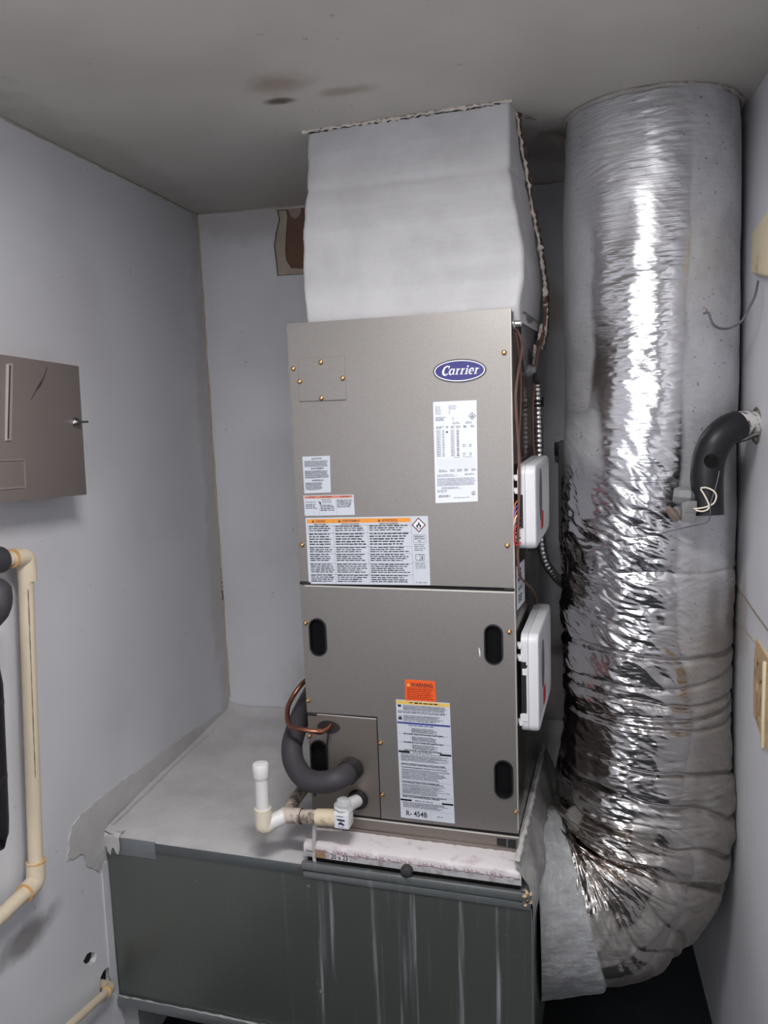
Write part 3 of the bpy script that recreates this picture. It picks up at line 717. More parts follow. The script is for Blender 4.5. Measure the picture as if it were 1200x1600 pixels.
for v in (.425, .51): S.rows('table_print', M_inkg, .67, .76, v, v+.034, 2, .5, .04, .06); S.rows('table_print', M_inkg, .82, .88, v, v+.034, 2, .5, .04, .06)
S.rows('table_print', M_inkg, .46, .6, .548, .56, 1, .5); S.rows('table_print', M_inkg, .67, .9, .548, .56, 1, .5)
for i in range(12): S.rect('rule_lines', M_inkl, .05, .57+.009*i, .96, .5706+.009*i)
for u0, u1 in ((.10, .30), (.36, .49), (.53, .65), (.70, .80), (.86, .97)): S.rows('column_heads', M_ink, u0, u1, .672, .698, 2, .5, .04, .07, .01, .3)
S.rows('fine_print', M_inkl, .05, .55, .715, .745, 4, .6, .06, .2, .01, .3); S.rows('fine_print', M_inkg, .70, .96, .715, .738, 2, .5)
S.rows('fine_print', M_inkl, .05, .96, .755, .835, 8, .68, .1, .25, .01, .08); S.rows('fine_print', M_inkg, .16, .66, .845, .866, 3, .55)
S.rows('fine_print', M_inkg, .05, .3, .87, .90, 3, .5); S.rows('lettering', M_ink, .08, .36, .925, .95, 2, .55, .05, .1, .012, .05); S.rows('lettering', M_ink, .44, .84, .952, .962, 1, .5, .05, .1)
for a0 in range(0, 360, 30): S.poly('certification_mark', M_inkg, [(.90+r*math.cos(math.radians(a)), .915+r*.42*math.sin(math.radians(a))) for r, a in ((.05, a0), (.05, a0+30), (.042, a0+30), (.042, a0))])
S.text('certification_mark', M_ink, 'UL', .875, .90, .925, .93); S.done()
# orange sticker
S = Sticker('warning_label', ah, [(.2647,.4226),(.3405,.4229),(.3418,.3700),(.2644,.3690)], M_org2, 'small orange sticker above the yellow-topped one')
S.text('lettering', M_ink, 'WARNING', .20, .12, .92, .32); S.poly('triangle_symbol', M_yel, [(.06, .31), (.115, .13), (.17, .31)])
S.rect('lettering', M_ink, .05, .36, .93, .375); S.rows('fine_print', plain('print_dark_orange', lin(150, 44, 12), .6), .06, .95, .42, .95, 6, .5, .08, .2, .012, .15); S.done()
# tall yellow-topped sticker
S = Sticker('rating_label', ah, [(.2398,.3698),(.3756,.3703),(.3803,.0590),(.2419,.0590)], M_stk2, 'tall sticker with yellow top edge and large refrigerant number')
S.rect('header_band', M_yel, .01, .006, .99, .034); S.rows('lettering', M_ink, .25, .80, .013, .026, 1, .9, .05, .12, .02, 0)
S.poly('symbol', M_ink, [(.03, .04), (.09, .04), (.1, .055), (.06, .062), (.03, .052)])
S.poly('symbol', M_ink, [(.03, .165), (.045, .13), (.055, .15), (.065, .12), (.075, .145), (.09, .13), (.105, .165)])
S.rows('fine_print', M_inkg, .13, .97, .04, .085, 6, .7, .08, .25, .008, .1); S.rows('fine_print', M_ink, .03, .97, .09, .112, 2, .5, .04, .1, .01, .1)
S.rows('fine_print', M_inkg, .13, .90, .122, .165, 5, .7, .08, .25, .008, .2); S.rows('fine_print', M_ink, .13, .85, .168, .178, 1, .6)
S.rect('blue_bar', M_blu, .01, .183, .99, .198); S.rows('blue_print', M_blu, .22, .78, .203, .213, 1, .8, .05, .1)
for v0 in (.228, .298, .366): S.rows('fine_print', M_inkg, .27, .76, v0, v0+.042, 6, .7, .06, .2, .008, .2); S.rows('lettering', M_ink, .12, .88, v0+.046, v0+.06, 2, .6, .04, .1, .01, .1); S.rect('rule_lines', M_inkg, .01, v0+.052, .99, v0+.0535)
S.rect('rule_lines', M_inkg, .24, .22, .243, .42)
for v in (.425, .836): S.rect('black_bars', M_deep, .01, v, .22, v+.014, .0007); S.rect('black_bars', M_deep, .78, v, .99, v+.014, .0007); S.rows('lettering', M_ink, .28, .74, v+.004, v+.012, 1, .7)
for v0, v1, nl in ((.442, .45, 1), (.455, .512, 7), (.528, .546, 2), (.56, .57, 1), (.576, .665, 10), (.68, .70, 2), (.706, .79, 9), (.80, .822, 2), (.858, .91, 6)):
    S.rows('fine_print', M_ink if nl < 3 else M_inkg, .05, .95, v0, v1, nl, .66, .06, .22, .008, .3)
for v in (.549, .672, .795, .918): S.rect('rule_lines', M_inkg, .01, v, .99, v+.0015)
S.text('refrigerant_number', M_ink, 'R- 454B', .105, .932, .50, .978); S.rect('rule_lines', M_inkg, .56, .92, .563, .99); S.rows('fine_print', M_ink, .68, .79, .957, .963, 1, .9, .04, .06); S.done()
# small sticker on the cabinet's right side
S = Sticker('serial_label', ah, [(.035,.704),(.18,.692),(.18,.585),(.035,.598)], M_stk, 'white serial sticker on the right side of the cabinet', to3=lambda a, b, d: (W-.0008+d, a, b))
for v0, v1 in ((.1, .42), (.52, .62), (.7, .9)): S.rows('lettering', M_ink, .15, .7, v0, v1, 3, .6, .06, .2, .02, .3)
S.done()
# grommets
mb = MB(); mb.slab([(.0575+.030*math.cos(a)*(1 if abs(math.cos(a)) < .2 else 1), .2815+.0165*math.sin(a)) for a in [2*PI*i/28 for i in range(28)]], [], lambda u, v, d: (u, -.0035+d, v), .004); mb.build('grommet', M_blk2, ah)
MB().lathe((.117, .001, .176), (-.12, -1, .1), [(0, .030), (.012, .0305), (.03, .029), (.045, .0275)], 24).build('grommet', M_blk2, ah)
MB().lathe((.128, .001, .093), (0, -1, 0), [(0, .0265), (.006, .027), (.012, .024)], 24).build('grommet', M_blk, ah)
mb = MB(); mb.tube([(.060, -.012, .272), (.057, -.012, .25), (.051, -.010, .228), (.052, -.006, .20)], .0022, 6, sub=4); mb.build('lanyard', M_blk, ah)
mb = MB(); mb.ribbon([(.4500, -.0021, .513), (.4515, -.0021, .503), (.4520, -.0021, .492)], [.0015, .003, .0012], (0, -1, 0), .0003); mb.build('scratch', M_wht, ah)

# ---------------------------------------------------------------- refrigerant lines and condensate drain
t = thing('suction_line', 'thick black foam-insulated refrigerant line curling round the lower left of the air handler', 'pipe', (.113, -.005, .171))
SU = [(.113,-.012,.173),(.114,-.045,.18),(.098,-.075,.179),(.066,-.080,.171),(.027,-.072,.168),(-.006,-.055,.177),(-.033,-.03,.196),(-.048,.0,.221),(-.056,.045,.241),(-.062,.1,.262),(-.066,.17,.28),(-.066,.25,.30),(-.066,.45,.33),(-.06,.80,.34)]
MB().tube(SU, [.0245]+[.0275]*13, 24, sub=8).build('foam_sleeve', M_foam, t)
mb = MB(); mb.lathe((.117, -.03, .1775), (-.08, -1, .12), [(0, .0285), (.010, .0288)], 20); mb.build('tape_wrap', M_blk, t)
t = thing('liquid_line', 'thin bare copper refrigerant line bending round the lower left of the air handler', 'pipe', (.062, 0, .285))
CP = [(.063,-.001,.287),(.060,-.02,.284),(.052,-.035,.283),(.034,-.045,.286),(.003,-.047,.29),(-.024,-.042,.29),(-.040,-.028,.291),(-.052,-.01,.30),(-.062,.02,.318),(-.058,.05,.338),(-.045,.08,.36),(-.03,.14,.372),(-.03,.3,.38),(-.03,.82,.38)]
MB().tube(CP, .0063, 12, sub=8).build('copper_tube', M_cop, t)
MB().tube([CP[2], (.043, -.041, .2845)], .0078, 12).build('coupling', M_cop, t)
dr = thing('condensate_drain', 'white and beige plastic condensate drain with capped standpipe at the lower left', 'drain pipe', (.0, -.08, .07))
def pipe(p, q, r, name, mat, par, n=18): return MB().tube([p, q], r, n).build(name, mat, par)
pipe((.128, -.006, .093), (.119, -.062, .106), .0165, 'drain_stub', M_pvc, dr)
MB().lathe((.1185, -.062, .107), (0, -1, 0), [(0, .014), (.002, .021), (.012, .021), (.014, .016)], 20).build('union_nut', M_pvc, dr)
mb = MB(); mb.box(.099, .1385, -.104, -.066, .066, .112, .004); fs = mb.build('float_body', M_pvc, dr)
S = Sticker('float_label', fs, [(.103,.104),(.135,.104),(.134,.070),(.104,.070)], M_stk, to3=lambda a, b, d: (a, -.1042-d, b))
S.rows('print', M_ink, .15, .85, .08, .2, 1, .5, .1, .2); S.poly('print', M_ink, [(.15, .3), (.8, .34), (.85, .46), (.45, .48), (.2, .42)]); S.poly('print', M_ink, [(.3, .6), (.5, .52), (.8, .7), (.75, .8), (.4, .72), (.25, .8)]); S.rows('print', M_inkg, .2, .8, .86, .97, 2, .4, .1, .2)
S.o.parent = fs
for k, (mb_, m_) in S.ps.items(): mb_.build('print', m_, fs, smooth_ang=0)['kind'] = 'stuff'
tg = NT('clear_plastic'); M_clear = tg.set(col=(.86, .88, .9, 1), rough=.12, trans=.75, ior=1.4)
MB().lathe((.118, -.086, .111), (.15, .15, 1), [(0, .0215), (.010, .0225), (.012, .0195), (.022, .018), (.026, .012)], 8).build('clear_cap', M_clear, dr, smooth_ang=20)
MB().lathe((.118, -.086, .112), (.15, .15, 1), [(0, .0232), (.006, .0236)], 8).build('cap_ring', M_pvc, dr, smooth_ang=20)
pipe((.112, -.085, .086), (.086, -.084, .083), .0185, 'elbow', M_pvcb, dr); pipe((.094, -.084, .0835), (.048, -.084, .079), .0205, 'elbow', M_pvcb, dr)
pipe((.050, -.084, .079), (-.020, -.082, .0735), .0175, 'pipe', M_pvcd, dr); pipe((.0495, -.084, .079), (.0475, -.084, .0788), .0185, 'joint_mark', M_blk, dr)
pipe((.006, -.083, .0755), (-.048, -.081, .0715), .0192, 'tee', M_pvcd, dr); pipe((.007, -.083, .0756), (.0055, -.083, .0755), .0197, 'joint_mark', M_blk, dr)
MB().tube([(-.036, -.085, .072), (-.042, -.05, .073), (-.046, .03, .075), (-.048, .2, .078), (-.05, .5, .08)], .0165, 16, sub=3).build('pipe', mk_dirty('grimy_pipe', lin(176, 164, 150), lin(88, 72, 66), 22, .4, .6), dr)
MB().tube([(-.040, -.080, .0715), (-.060, -.100, .066), (-.080, -.118, .062)], .0195, 18).build('elbow', M_pvc, dr)
mb = MB(); mb.tube([(-.064, -.104, .064), (-.076, -.115, .0585), (-.0815, -.120, .062), (-.082, -.120, .078), (-.082, -.120, .107)], [.017, .0205, .0215, .0215, .0212], 18, sub=4); mb.build('elbow', plain('cream_elbow', lin(226, 216, 196), .35, var=.03), dr)
pipe((-.082, -.120, .10), (-.0808, -.120, .196), .0165, 'standpipe', M_pvc, dr)
MB().lathe((-.081, -.120, .189), (0, 0, 1), [(0, .0195), (.002, .0205), (.030, .0205), (.035, .0185), (.037, .012)], 24).build('cap', M_pvc, dr)
MB().tube([(.030, -.072, -.052), (.030, -.074, -.03), (.036, -.080, .03), (.04, -.082, .062)], .005, 8, sub=3).build('hanger', plain('white_hanger', lin(196, 190, 186), .6), dr)

# ---------------------------------------------------------------- supply plenum, coated with white mastic up to the ceiling
sp_ = thing('supply_plenum', 'white mastic-coated supply plenum rising from the air handler to the ceiling', 'duct box', (.27, .25, H))
lev = [ # z, FL, FR, BR, BL
 (1.268, (.038,.055), (.549,.058), (.556,.47), (.038,.47)), (1.300, (.0315,.05), (.549,.05), (.5565,.47), (.032,.47)), (1.36, (.024,.060), (.559,.058), (.561,.45), (.024,.45)),
 (1.414, (.0172,.07), (.5588,.07), (.5605,.42), (.017,.42)), (1.509, (.0146,.09), (.5425,.09), (.5535,.36), (.015,.36)), (1.57, (.017,.105), (.530,.105), (.5455,.33), (.017,.33)),
 (1.636, (.0190,.12), (.5212,.12), (.539,.30), (.019,.30)), (1.70, (.0178,.137), (.5212,.130), (.5300,.26), (.018,.26)), (1.775, (.0175,.155), (.5230,.14), (.5235,.22), (.018,.22))]
def ring_pts(FL, FR_, BR_, BL_, n=26):
    c = [Vector(FL), Vector(FR_), Vector(BR_), Vector(BL_)]; r = .012; P = []
    for i in range(4):
        a, b, nx = c[i], c[(i+1)%4], c[(i+2)%4]
        d = (b-a).normalized(); e = (nx-b).normalized(); rr = min(r, (b-a).length*.25, (nx-b).length*.25)
        s, f = a + d*rr, b - d*rr
        for k in range(n+1): P.append(s.lerp(f, k/n))
        for k in range(1, 4):
            t = k/4; P.append((f*(1-t)+b*t)*(1-t) + (b*(1-t)+(b+e*rr)*t)*t)
    return P
def interp(z):
    for a, b in zip(lev, lev[1:]):
        if z <= b[0]+1e-9:
            t = (z-a[0])/(b[0]-a[0]); t = t*t*(3-2*t)*.5+t*.5
            return [tuple(Vector(p).lerp(Vector(q), t)) for p, q in zip(a[1:], b[1:])]
mb = MB(); rings = []; NZ = 90
for i in range(NZ+1):
    z = 1.268 + (1.775-1.268)*i/NZ
    pts = ring_pts(*interp(z)); ring = []
    for k, p in enumerate(pts):
        w = .0010*math.sin(z*29+k*.11)+.0005*math.sin(z*91+k*.5)+random.uniform(-.0005, .0005) + (-.0025*math.exp(-((z-1.62)/.008)**2))
        cen = Vector((.28, .25)); d = (p-cen).normalized()
        ring.append(mb.bm.verts.new((p.x+d.x*w, p.y+d.y*w, z)))
    rings.append(ring)
for a, b in zip(rings, rings[1:]):
    n = len(a)
    for k in range(n): mb.bm.faces.new([a[k], a[(k+1)%n], b[(k+1)%n], b[k]])
mb.bm.faces.new(rings[-1])
mb.build('body', M_mastic, sp_, smooth_ang=60)
mb = MB(); mb.tube(bumpy((.006, .150, 1.7715), (.530, .135, 1.7715), 90, .0022), [random.uniform(.0012, .0062) for _ in range(91)], 6); mb.build('ceiling_bead', M_white_crust, sp_, label='crumbling white bead where the plenum meets the ceiling')
mb = MB(); mb.tube(bumpy((.012, .152, 1.768), (.50, .138, 1.768), 70, .002), [random.uniform(.0004, .0022) for _ in range(71)], 5); mb.build('bead_crack', M_dark, sp_)
TO = [(.526,.21,1.772),(.528,.225,1.758),(.533,.245,1.72),(.539,.27,1.673),(.545,.30,1.619),(.552,.33,1.563),(.561,.355,1.503),(.566,.375,1.466),(.571,.395,1.412),(.574,.40,1.363),(.575,.40,1.313),(.572,.40,1.264),(.563,.40,1.222)]
pts, _ = smooth([Vector(p) for p in TO], [1]*13, 8)
mb = MB(); mb.tube([p + Vector([random.uniform(-.002, .002) for _ in range(3)]) for p in pts], [random.uniform(.0015, .0055)*(1.5 if 50 < i < 85 else 1) for i in range(len(pts))], 6, jitter=.3); mb.build('torn_edge', M_white_crust, sp_, label='ragged torn white edge down the right side')
mb = MB(); mb.tube([p + Vector((.004+random.uniform(-.002, .002), .02, random.uniform(-.003, .003))) for p in pts], [random.uniform(.001, .006) for _ in pts], 6, jitter=.4); mb.build('torn_liner', plain('dark_liner', lin(92, 74, 68), .8, var=.3, vs=60), sp_)
mb = MB()
for P in ([(.567,.38,1.285),(.562,.38,1.266),(.556,.38,1.245)], [(.572,.39,1.28),(.571,.39,1.262),(.567,.39,1.25)], [(.549,.37,1.232),(.547,.37,1.215),(.548,.37,1.198),(.546,.37,1.18)]):
    q, _ = smooth([Vector(p) for p in P], [1]*len(P), 5); mb.tube([p+Vector([random.uniform(-.0015, .0015) for _ in range(3)]) for p in q], [random.uniform(.003, .006) for _ in q], 6, jitter=.3)
mb.build('hanging_shred', M_white_crust, sp_)
# flap of coating that laps down over the cabinet's side
mb = MB(); rows = []
for i in range(15):
    y = .10+.37*i/14; zb = 1.19+.035*math.sin(i*.9)+(.06 if i < 3 else 0)
    rows.append([mb.bm.verts.new((.5385+.0165*(1-k/5)**2+.0008*math.sin(i*2+k), y, 1.295-(1.295-zb)*k/5)) for k in range(6)])
for a, b in zip(rows, rows[1:]):
    for k in range(5): mb.bm.faces.new([a[k], a[k+1], b[k+1], b[k]])
bmesh.ops.solidify(mb.bm, geom=mb.bm.faces[:], thickness=.002)
mb.build('side_flap', mk_mastic('flap_mastic', lin(176, 175, 176), lin(140, 138, 138), 1., .5), sp_)

# ---------------------------------------------------------------- foil-wrapped flexible duct
def perlin(x, y, z, seed=0):
    rs = np.random.RandomState(seed); perm = rs.permutation(256); perm = np.concatenate([perm, perm, perm])
    g = rs.normal(size=(256, 3)); g /= np.linalg.norm(g, axis=1)[:, None]
    xi, yi, zi = np.floor(x).astype(int), np.floor(y).astype(int), np.floor(z).astype(int)
    xf, yf, zf = x-xi, y-yi, z-zi; f = lambda t: t*t*t*(t*(t*6-15)+10)
    u, v, w = f(xf), f(yf), f(zf); out = 0
    for a in (0, 1):
        for b in (0, 1):
            for c in (0, 1):
                h = perm[(perm[(perm[(xi+a) & 255]+yi+b) & 255]+zi+c) & 255]; gg = g[h]
                d = gg[..., 0]*(xf-a)+gg[..., 1]*(yf-b)+gg[..., 2]*(zf-c)
                out = out + d*(u if a else 1-u)*(v if b else 1-v)*(w if c else 1-w)
    return out
def sstep(a, b, x):
    t = np.clip((x-a)/(b-a), 0, 1); return t*t*(3-2*t)
cl = [Vector((.865, .30, 2.394-(2.394-.72)*i/60)) for i in range(60)]
P0, P1, P2, P3 = Vector((.865, .30, .72)), Vector((.872, .285, .42)), Vector((.80, .235, .335)), Vector((.568, .22, .335))
for i in range(61):
    tt = i/60; cl.append(P0*(1-tt)**3 + P1*3*tt*(1-tt)**2 + P2*3*tt*tt*(1-tt) + P3*tt**3)
def duct_grid(t0, t1, NS, NT):
    C = np.array(cl); seg = np.linalg.norm(np.diff(C, axis=0), axis=1); S = np.concatenate([[0], np.cumsum(seg)]); L = S[-1]
    s = np.linspace(t0*L, t1*L, NS); c = np.stack([np.interp(s, S, C[:, k]) for k in range(3)], 1)
    ds = .004; ca = np.stack([np.interp(np.clip(s-ds*4, 0, L), S, C[:, k]) for k in range(3)], 1); cb = np.stack([np.interp(np.clip(s+ds*4, 0, L), S, C[:, k]) for k in range(3)], 1)
    T = cb-ca; T /= np.linalg.norm(T, axis=1)[:, None]
    n1 = np.array([0, -1., 0]); N1 = n1[None]-T*(T@n1)[:, None]; N1 /= np.linalg.norm(N1, axis=1)[:, None]
    N2 = np.cross(N1, T)   # for T = -z and N1 = -y this is +x
    th = np.linspace(-PI, PI, NT, endpoint=False)
    return s, c, T, N1, N2, th, L
def cinch(s, th, sc, ph, amp, slant, wid, dep):
    x = (s - sc - slant*np.sin(th-ph) - amp*perlin(th*1.3, sc*7+th*0, th*0, 5))
    return -dep*np.exp(-(x/wid)**2), x
def duct_r(s, c, th, L):
    Sg, Tg = np.meshgrid(s, th, indexing='ij'); Z = c[:, 2][:, None]+0*Tg
    ct, st = np.cos(Tg), np.sin(Tg)
    sE = L - .60; el = sstep(sE-.05, sE+.12, Sg)
    r = np.interp(Sg, [0, .05, .5, 1.2, sE, sE+.3, L-.12, L], [.199, .205, .2085, .211, .213, .222, .222, .226])
    r = r + .010*perlin(ct*1.2, st*1.2, Sg*2.2, 1) + .004*perlin(ct*3, st*3, Sg*6, 2)
    left = sstep(.55, .05, Tg) ; mid = np.exp(-((Tg+.15)/.75)**2)
    low = sstep(1.45, 1.05, Z); crump = np.exp(-((Z-1.36)/.20)**2)*sstep(.45, .0, Tg) + .65*low*(1-.5*sstep(.1, .5, Tg)) + .12
    # fine wrinkles that run round the duct
    wq = Sg + .02*perlin(Tg*2, Sg*4, Tg*0, 13)
    w1 = 1-np.abs(perlin(Tg*3.2, wq*52+Tg*2.0, Tg*0, 3))*2.2
    w2 = 1-np.abs(perlin(Tg*7, wq*120+Tg*3.0, Tg*0+3, 4))*2.2
    gate = sstep(-.12, .25, perlin(Tg*2.2, Sg*6, Tg*0+5, 14)+.1)
    r = r + (.0018*w1 + .0008*w2)*gate*(.15+.85*mid+.3*low)
    # sharp crumples, sloping down to the right
    q = Sg - .09*Tg + .03*perlin(Tg*1.5, Sg*5, Tg*0, 15)
    k0 = np.abs(perlin(Tg*1.3+3, q*9, Tg*0+7, 16))*2.4
    k1 = 1-np.abs(perlin(Tg*2.6, q*24, Tg*0+7, 6))*2.4
    k2 = np.abs(perlin(Tg*5.5+2, q*58, Tg*0+1, 8))*2.4
    r = r + crump*(.0080*k0 + .0060*k1 + .0030*k2)
    # tied rings where the jacket is pulled in
    for zc, dep, wid, sl, ph in ((1.075, .011, .008, .012, 0), (1.005, .006, .007, -.010, .5), (.955, .009, .007, .012, .3), (.915, .012, .007, -.006, 0), (.885, .008, .006, .014, .8), (1.27, .003, .005, .02, 1.2)):
        d, _ = cinch(Sg, Tg, 2.394-zc, ph, .018, sl, wid, dep); r = r + d
    # big folds that fan out round the bend, each bulging between two deep creases
    inner = -st
    env = sstep(L-.07, L-.16, Sg)
    fade = .45+.55*sstep(-.25, .2, perlin(Tg*1.1+4, Sg*6, Tg*0, 17))
    for off, dep, wid, sl, ph in ((-.03, .012, .006, .03, .2), (.06, .024, .008, .05, .1), (.165, .015, .006, .035, .1), (.245, .026, .008, -.02, .4), (.33, .011, .006, .03, .2), (.40, .012, .006, -.02, .3)):
        d, x = cinch(Sg, Tg, sE+off, ph, .05, sl, wid, dep); r = r + d*env*fade
        r = r + env*.006*np.exp(-((x-.05)/.034)**2)
    a = Sg*9
    pl = 1-np.abs(perlin(a*2.2 + .5*perlin(ct*1.5, st*1.5, Sg*3, 12), ct*1.3, st*1.3, 9))*2.6
    pl2 = np.abs(perlin(a*5.2, ct*2.6, st*2.6, 10))*2.4
    r = r + el*env*(.007*pl + .004*pl2)*(.5+.6*(inner*.5+.5))
    # dent where the black wall pipe presses
    r = r - .012*np.exp(-((Z-1.62)/.05)**2-((Tg-.95)/.35)**2)
    # pinched in slightly at the ceiling
    r = r + .004*perlin(Tg*3, Sg*0, Tg*0, 11)*np.exp(-Sg/.03)
    return r, Sg, Tg, Z
def grid_mesh(name, mat, parent, s, c, N1, N2, th, r, attrs=None, closed_caps=False):
    ct, st = np.cos(th), np.sin(th)
    V = c[:, None, :] + r[..., None]*(N1[:, None, :]*ct[None, :, None] + N2[:, None, :]*st[None, :, None])
    ns, nt = r.shape
    Mi = np.array(MW[parent].inverted()); V = V.reshape(-1, 3) @ Mi[:3, :3].T + Mi[:3, 3]
    i = np.arange(ns-1)[:, None]*nt; j = np.arange(nt)[None]; j2 = (j+1) % nt
    F = np.stack([i+j, i+nt+j, i+nt+j2, i+j2], -1).reshape(-1, 4)
    me = bpy.data.meshes.new(name); me.vertices.add(len(V)); me.vertices.foreach_set('co', V.astype(np.float32).ravel())
    me.loops.add(F.size); me.loops.foreach_set('vertex_index', F.astype(np.int32).ravel())
    me.polygons.add(len(F)); me.polygons.foreach_set('loop_start', np.arange(0, F.size, 4, dtype=np.int32)); me.polygons.foreach_set('loop_total', np.full(len(F), 4, dtype=np.int32))
    me.polygons.foreach_set('use_smooth', np.ones(len(F), dtype=bool)); me.update(calc_edges=True); me.validate()
    for k, a in (attrs or {}).items():
        at = me.attributes.new(k, 'FLOAT', 'POINT'); at.data.foreach_set('value', a.astype(np.float32).ravel())
    me.materials.append(mat)
    return link(name, me, parent, MW[parent])
fd = thing('foil_duct', 'fat crinkled silver foil flexible duct from ceiling to floor box in right corner', 'flexible duct', (.865, .30, .12), 'W')
s, c, T, N1, N2, th, L = duct_grid(0, 1, 1150, 300)
r, Sg, Tg, Z = duct_r(s, c, th, L)
nz = perlin(np.cos(Tg)*3, np.sin(Tg)*3, Sg*5, 21)
dust = sstep(.16, .32, Tg+.18*nz - .06*np.sin(Sg*3))*sstep(1.0, 1.35, Z+.3*nz) + .75*sstep(.25, .5, Tg+.3*nz)*sstep(1.35, 1.0, Z)
dust = np.maximum(dust, .72*sstep(1.85, 2.3, Z+.25*nz)); dust = np.maximum(dust, .75*sstep(-.55, -.85, Tg+.3*nz)*sstep(1.5, 1.7, Z))
dust = np.maximum(dust, .85*np.exp(-((Z-1.62)/.12)**2)*sstep(-.35, -.65, Tg+.25*nz))
el = sstep(L-.62, L-.45, Sg); dust = np.maximum(dust, el*.78*sstep(.0, .3, nz+.3*np.cos(Tg-.9)))
brown = sstep(1.45, 1.0, Z+.5*nz)*(.35+.65*sstep(.2, .7, Tg+.5*nz)); brown = np.maximum(brown, .6*sstep(.85, 1.05, Tg+.1*nz)*sstep(1.8, 1.6, Z)); brown = np.maximum(brown, el*(.75+.25*nz))
grid_mesh('jacket', M_foil, fd, s, c, N1, N2, th, r, dict(dust=np.clip(dust, 0, 1), brown=np.clip(brown, 0, 1), mirror=0*dust))
# white mastic collar over the end at the plenum
s2, c2, T2, A1, A2, th2, L2 = duct_grid(.945, 1.0, 90, 200)
r2, Sg2, Tg2, Z2 = duct_r(s2, c2, th2, L2)
e2 = (Sg2-Sg2.min())/(Sg2.max()-Sg2.min())
r2 = r2*.0 + .2385 + .014*e2**3 + .004*perlin(np.cos(Tg2)*4, np.sin(Tg2)*4, Sg2*18, 31) + .0025*np.clip(perlin(np.cos(Tg2)*11, np.sin(Tg2)*11, Sg2*50, 32), 0, 1)*2 - .012*sstep(.06, 0, e2)
s2w = Sg2 + .0
edge = .010*perlin(Tg2*2, Tg2*0, Tg2*0, 33)
grid_mesh('mastic_collar', M_mastic3, fd, s2, c2, A1, A2, th2, r2)
# ragged mastic ring at the ceiling
mb = MB('W'); ringp = [(.865+.205*math.cos(a), .30+.205*math.sin(a), ZC-.003+random.uniform(-.003, .001)) for a in [2*PI*i/110 for i in range(111)]]
mb.tube(ringp, [random.uniform(.0015, .0065) for _ in ringp], 6); mb.build('ceiling_bead', plain('grey_bead', lin(168, 162, 156), .8, var=.2, vs=40), fd)

# ---------------------------------------------------------------- controls and cables on the right side of the cabinet
def sensor_box(lab, y0, y1, z0, z1, gap, wires):
    t = thing('control_box', lab, 'control box', (.545, (y0+y1)/2, (z0+z1)/2), group='white control boxes on the right side of the air handler')
    x0, xm, x1 = .5465, .563, .588
    o = rrect(y0, y1, z0, z1, .022, 6)
    mb = MB(); mb.slab(o, [], lambda u, v, d: (x0+d, u, v), xm-x0); mb.build('back_shell', plain('abs_shell', lin(206, 206, 209), .4, var=.02), t, smooth_ang=30)
    mb = MB(); a = [mb.bm.verts.new((xm+.0008, u, v)) for u, v in o]; b = [mb.bm.verts.new((x1-.007, u, v)) for u, v in o]
    cy, cz = (y0+y1)/2, (z0+z1)/2; ins = lambda k, w: [(cy+(u-cy)*(1-k/(y1-y0)*2), cz+(v-cz)*(1-k/(z1-z0)*2)) for u, v in o]
    e = [mb.bm.verts.new((x1-.002, u, v)) for u, v in ins(.002, 0)]; f = [mb.bm.verts.new((x1, u, v)) for u, v in ins(.007, 0)]; g = [mb.bm.verts.new((x1, u, v)) for u, v in ins(.014, 0)]; h = [mb.bm.verts.new((x1-.0015, u, v)) for u, v in ins(.017, 0)]
    R = [a, b, e, f, g, h]; n = len(o)
    for p, q in zip(R, R[1:]):
        for i in range(n): mb.bm.faces.new([p[i], p[(i+1)%n], q[(i+1)%n], q[i]])
    mb.bm.faces.new(a[::-1]); mb.bm.faces.new(h); mb.build('front_cover', M_dev, t, smooth_ang=35)
    mb = MB(); mb.slab([(cy-.03+.028*math.cos(q)-.02, cz+.018+.062*math.sin(q)) for q in [2*PI*i/28 for i in range(28)]], [], lambda u, v, d: (x1-.0015+d, u, v), .0012); mb.build('window', M_devg, t, label='grey oval window')
    mb = MB(); mb.slab(rrect(cy-.045, cy+.005, z0+.028, z0+.070, .008), [], lambda u, v, d: (x1-.0015+d, u, v), .001); mb.build('red_label', M_redd, t, label='red square mark')
    for zz in (z0+.024, z1-.028, z1-.058):
        MB().lathe((W, y0+.012, zz), (1, 0, 0), [(0, .007), (.011, .007)], 12).build('standoff', M_dev, t)
        MB().box(W+.004, x0+.003, y0-.003, y0+.014, zz-.006, zz+.006, .001).build('clip', M_dev, t)
    MB().box(x0, x0+.012, y0-.0012, y0+.012, z0+.05, z1-.066).build('wire_opening', M_blk, t)
    if wires:
        for m, k in ((M_ow, 0), (M_bw, 1), (M_ow, 2), (M_ww, 3), (M_br, 4), (M_redd, 5)):
            z = z1-.075-.011*k; mb = MB(); mb.tube([(x0+.005, y0+.002, z), (W+.006, y0-.010-.002*k, z-.01), (W+.004, y0-.012, z-.03-.004*k), (x0+.006, y0-.002, z-.045)], .0016, 6, sub=4); mb.build('wire', m, t)
    else:
        MB().box(x0+.001, x0+.015, y0-.0018, y0+.002, z1-.078, z1-.074).build('latch_slot', M_blk, t)
        MB().box(x0+.003, x0+.014, y0-.0018, y0+.004, z1-.098, z1-.082).build('latch', M_dev, t)
        MB().box(x0-.003, x0+.015, y0-.0022, y0+.004, z0+.03, z0+.046).build('latch', M_dev, t)
    return t
sensor_box('white control box with loose coloured wires on right side of air handler, upper of two', -.004, .315, .752, .945, 0, True)
sensor_box('white control box below the seam on right side of air handler, lower of two', .014, .325, .303, .545, 0, False)
t = thing('flexible_conduit', 'ribbed flexible metal conduit running down behind the upper white control box', 'conduit', (.556, .4, .67))
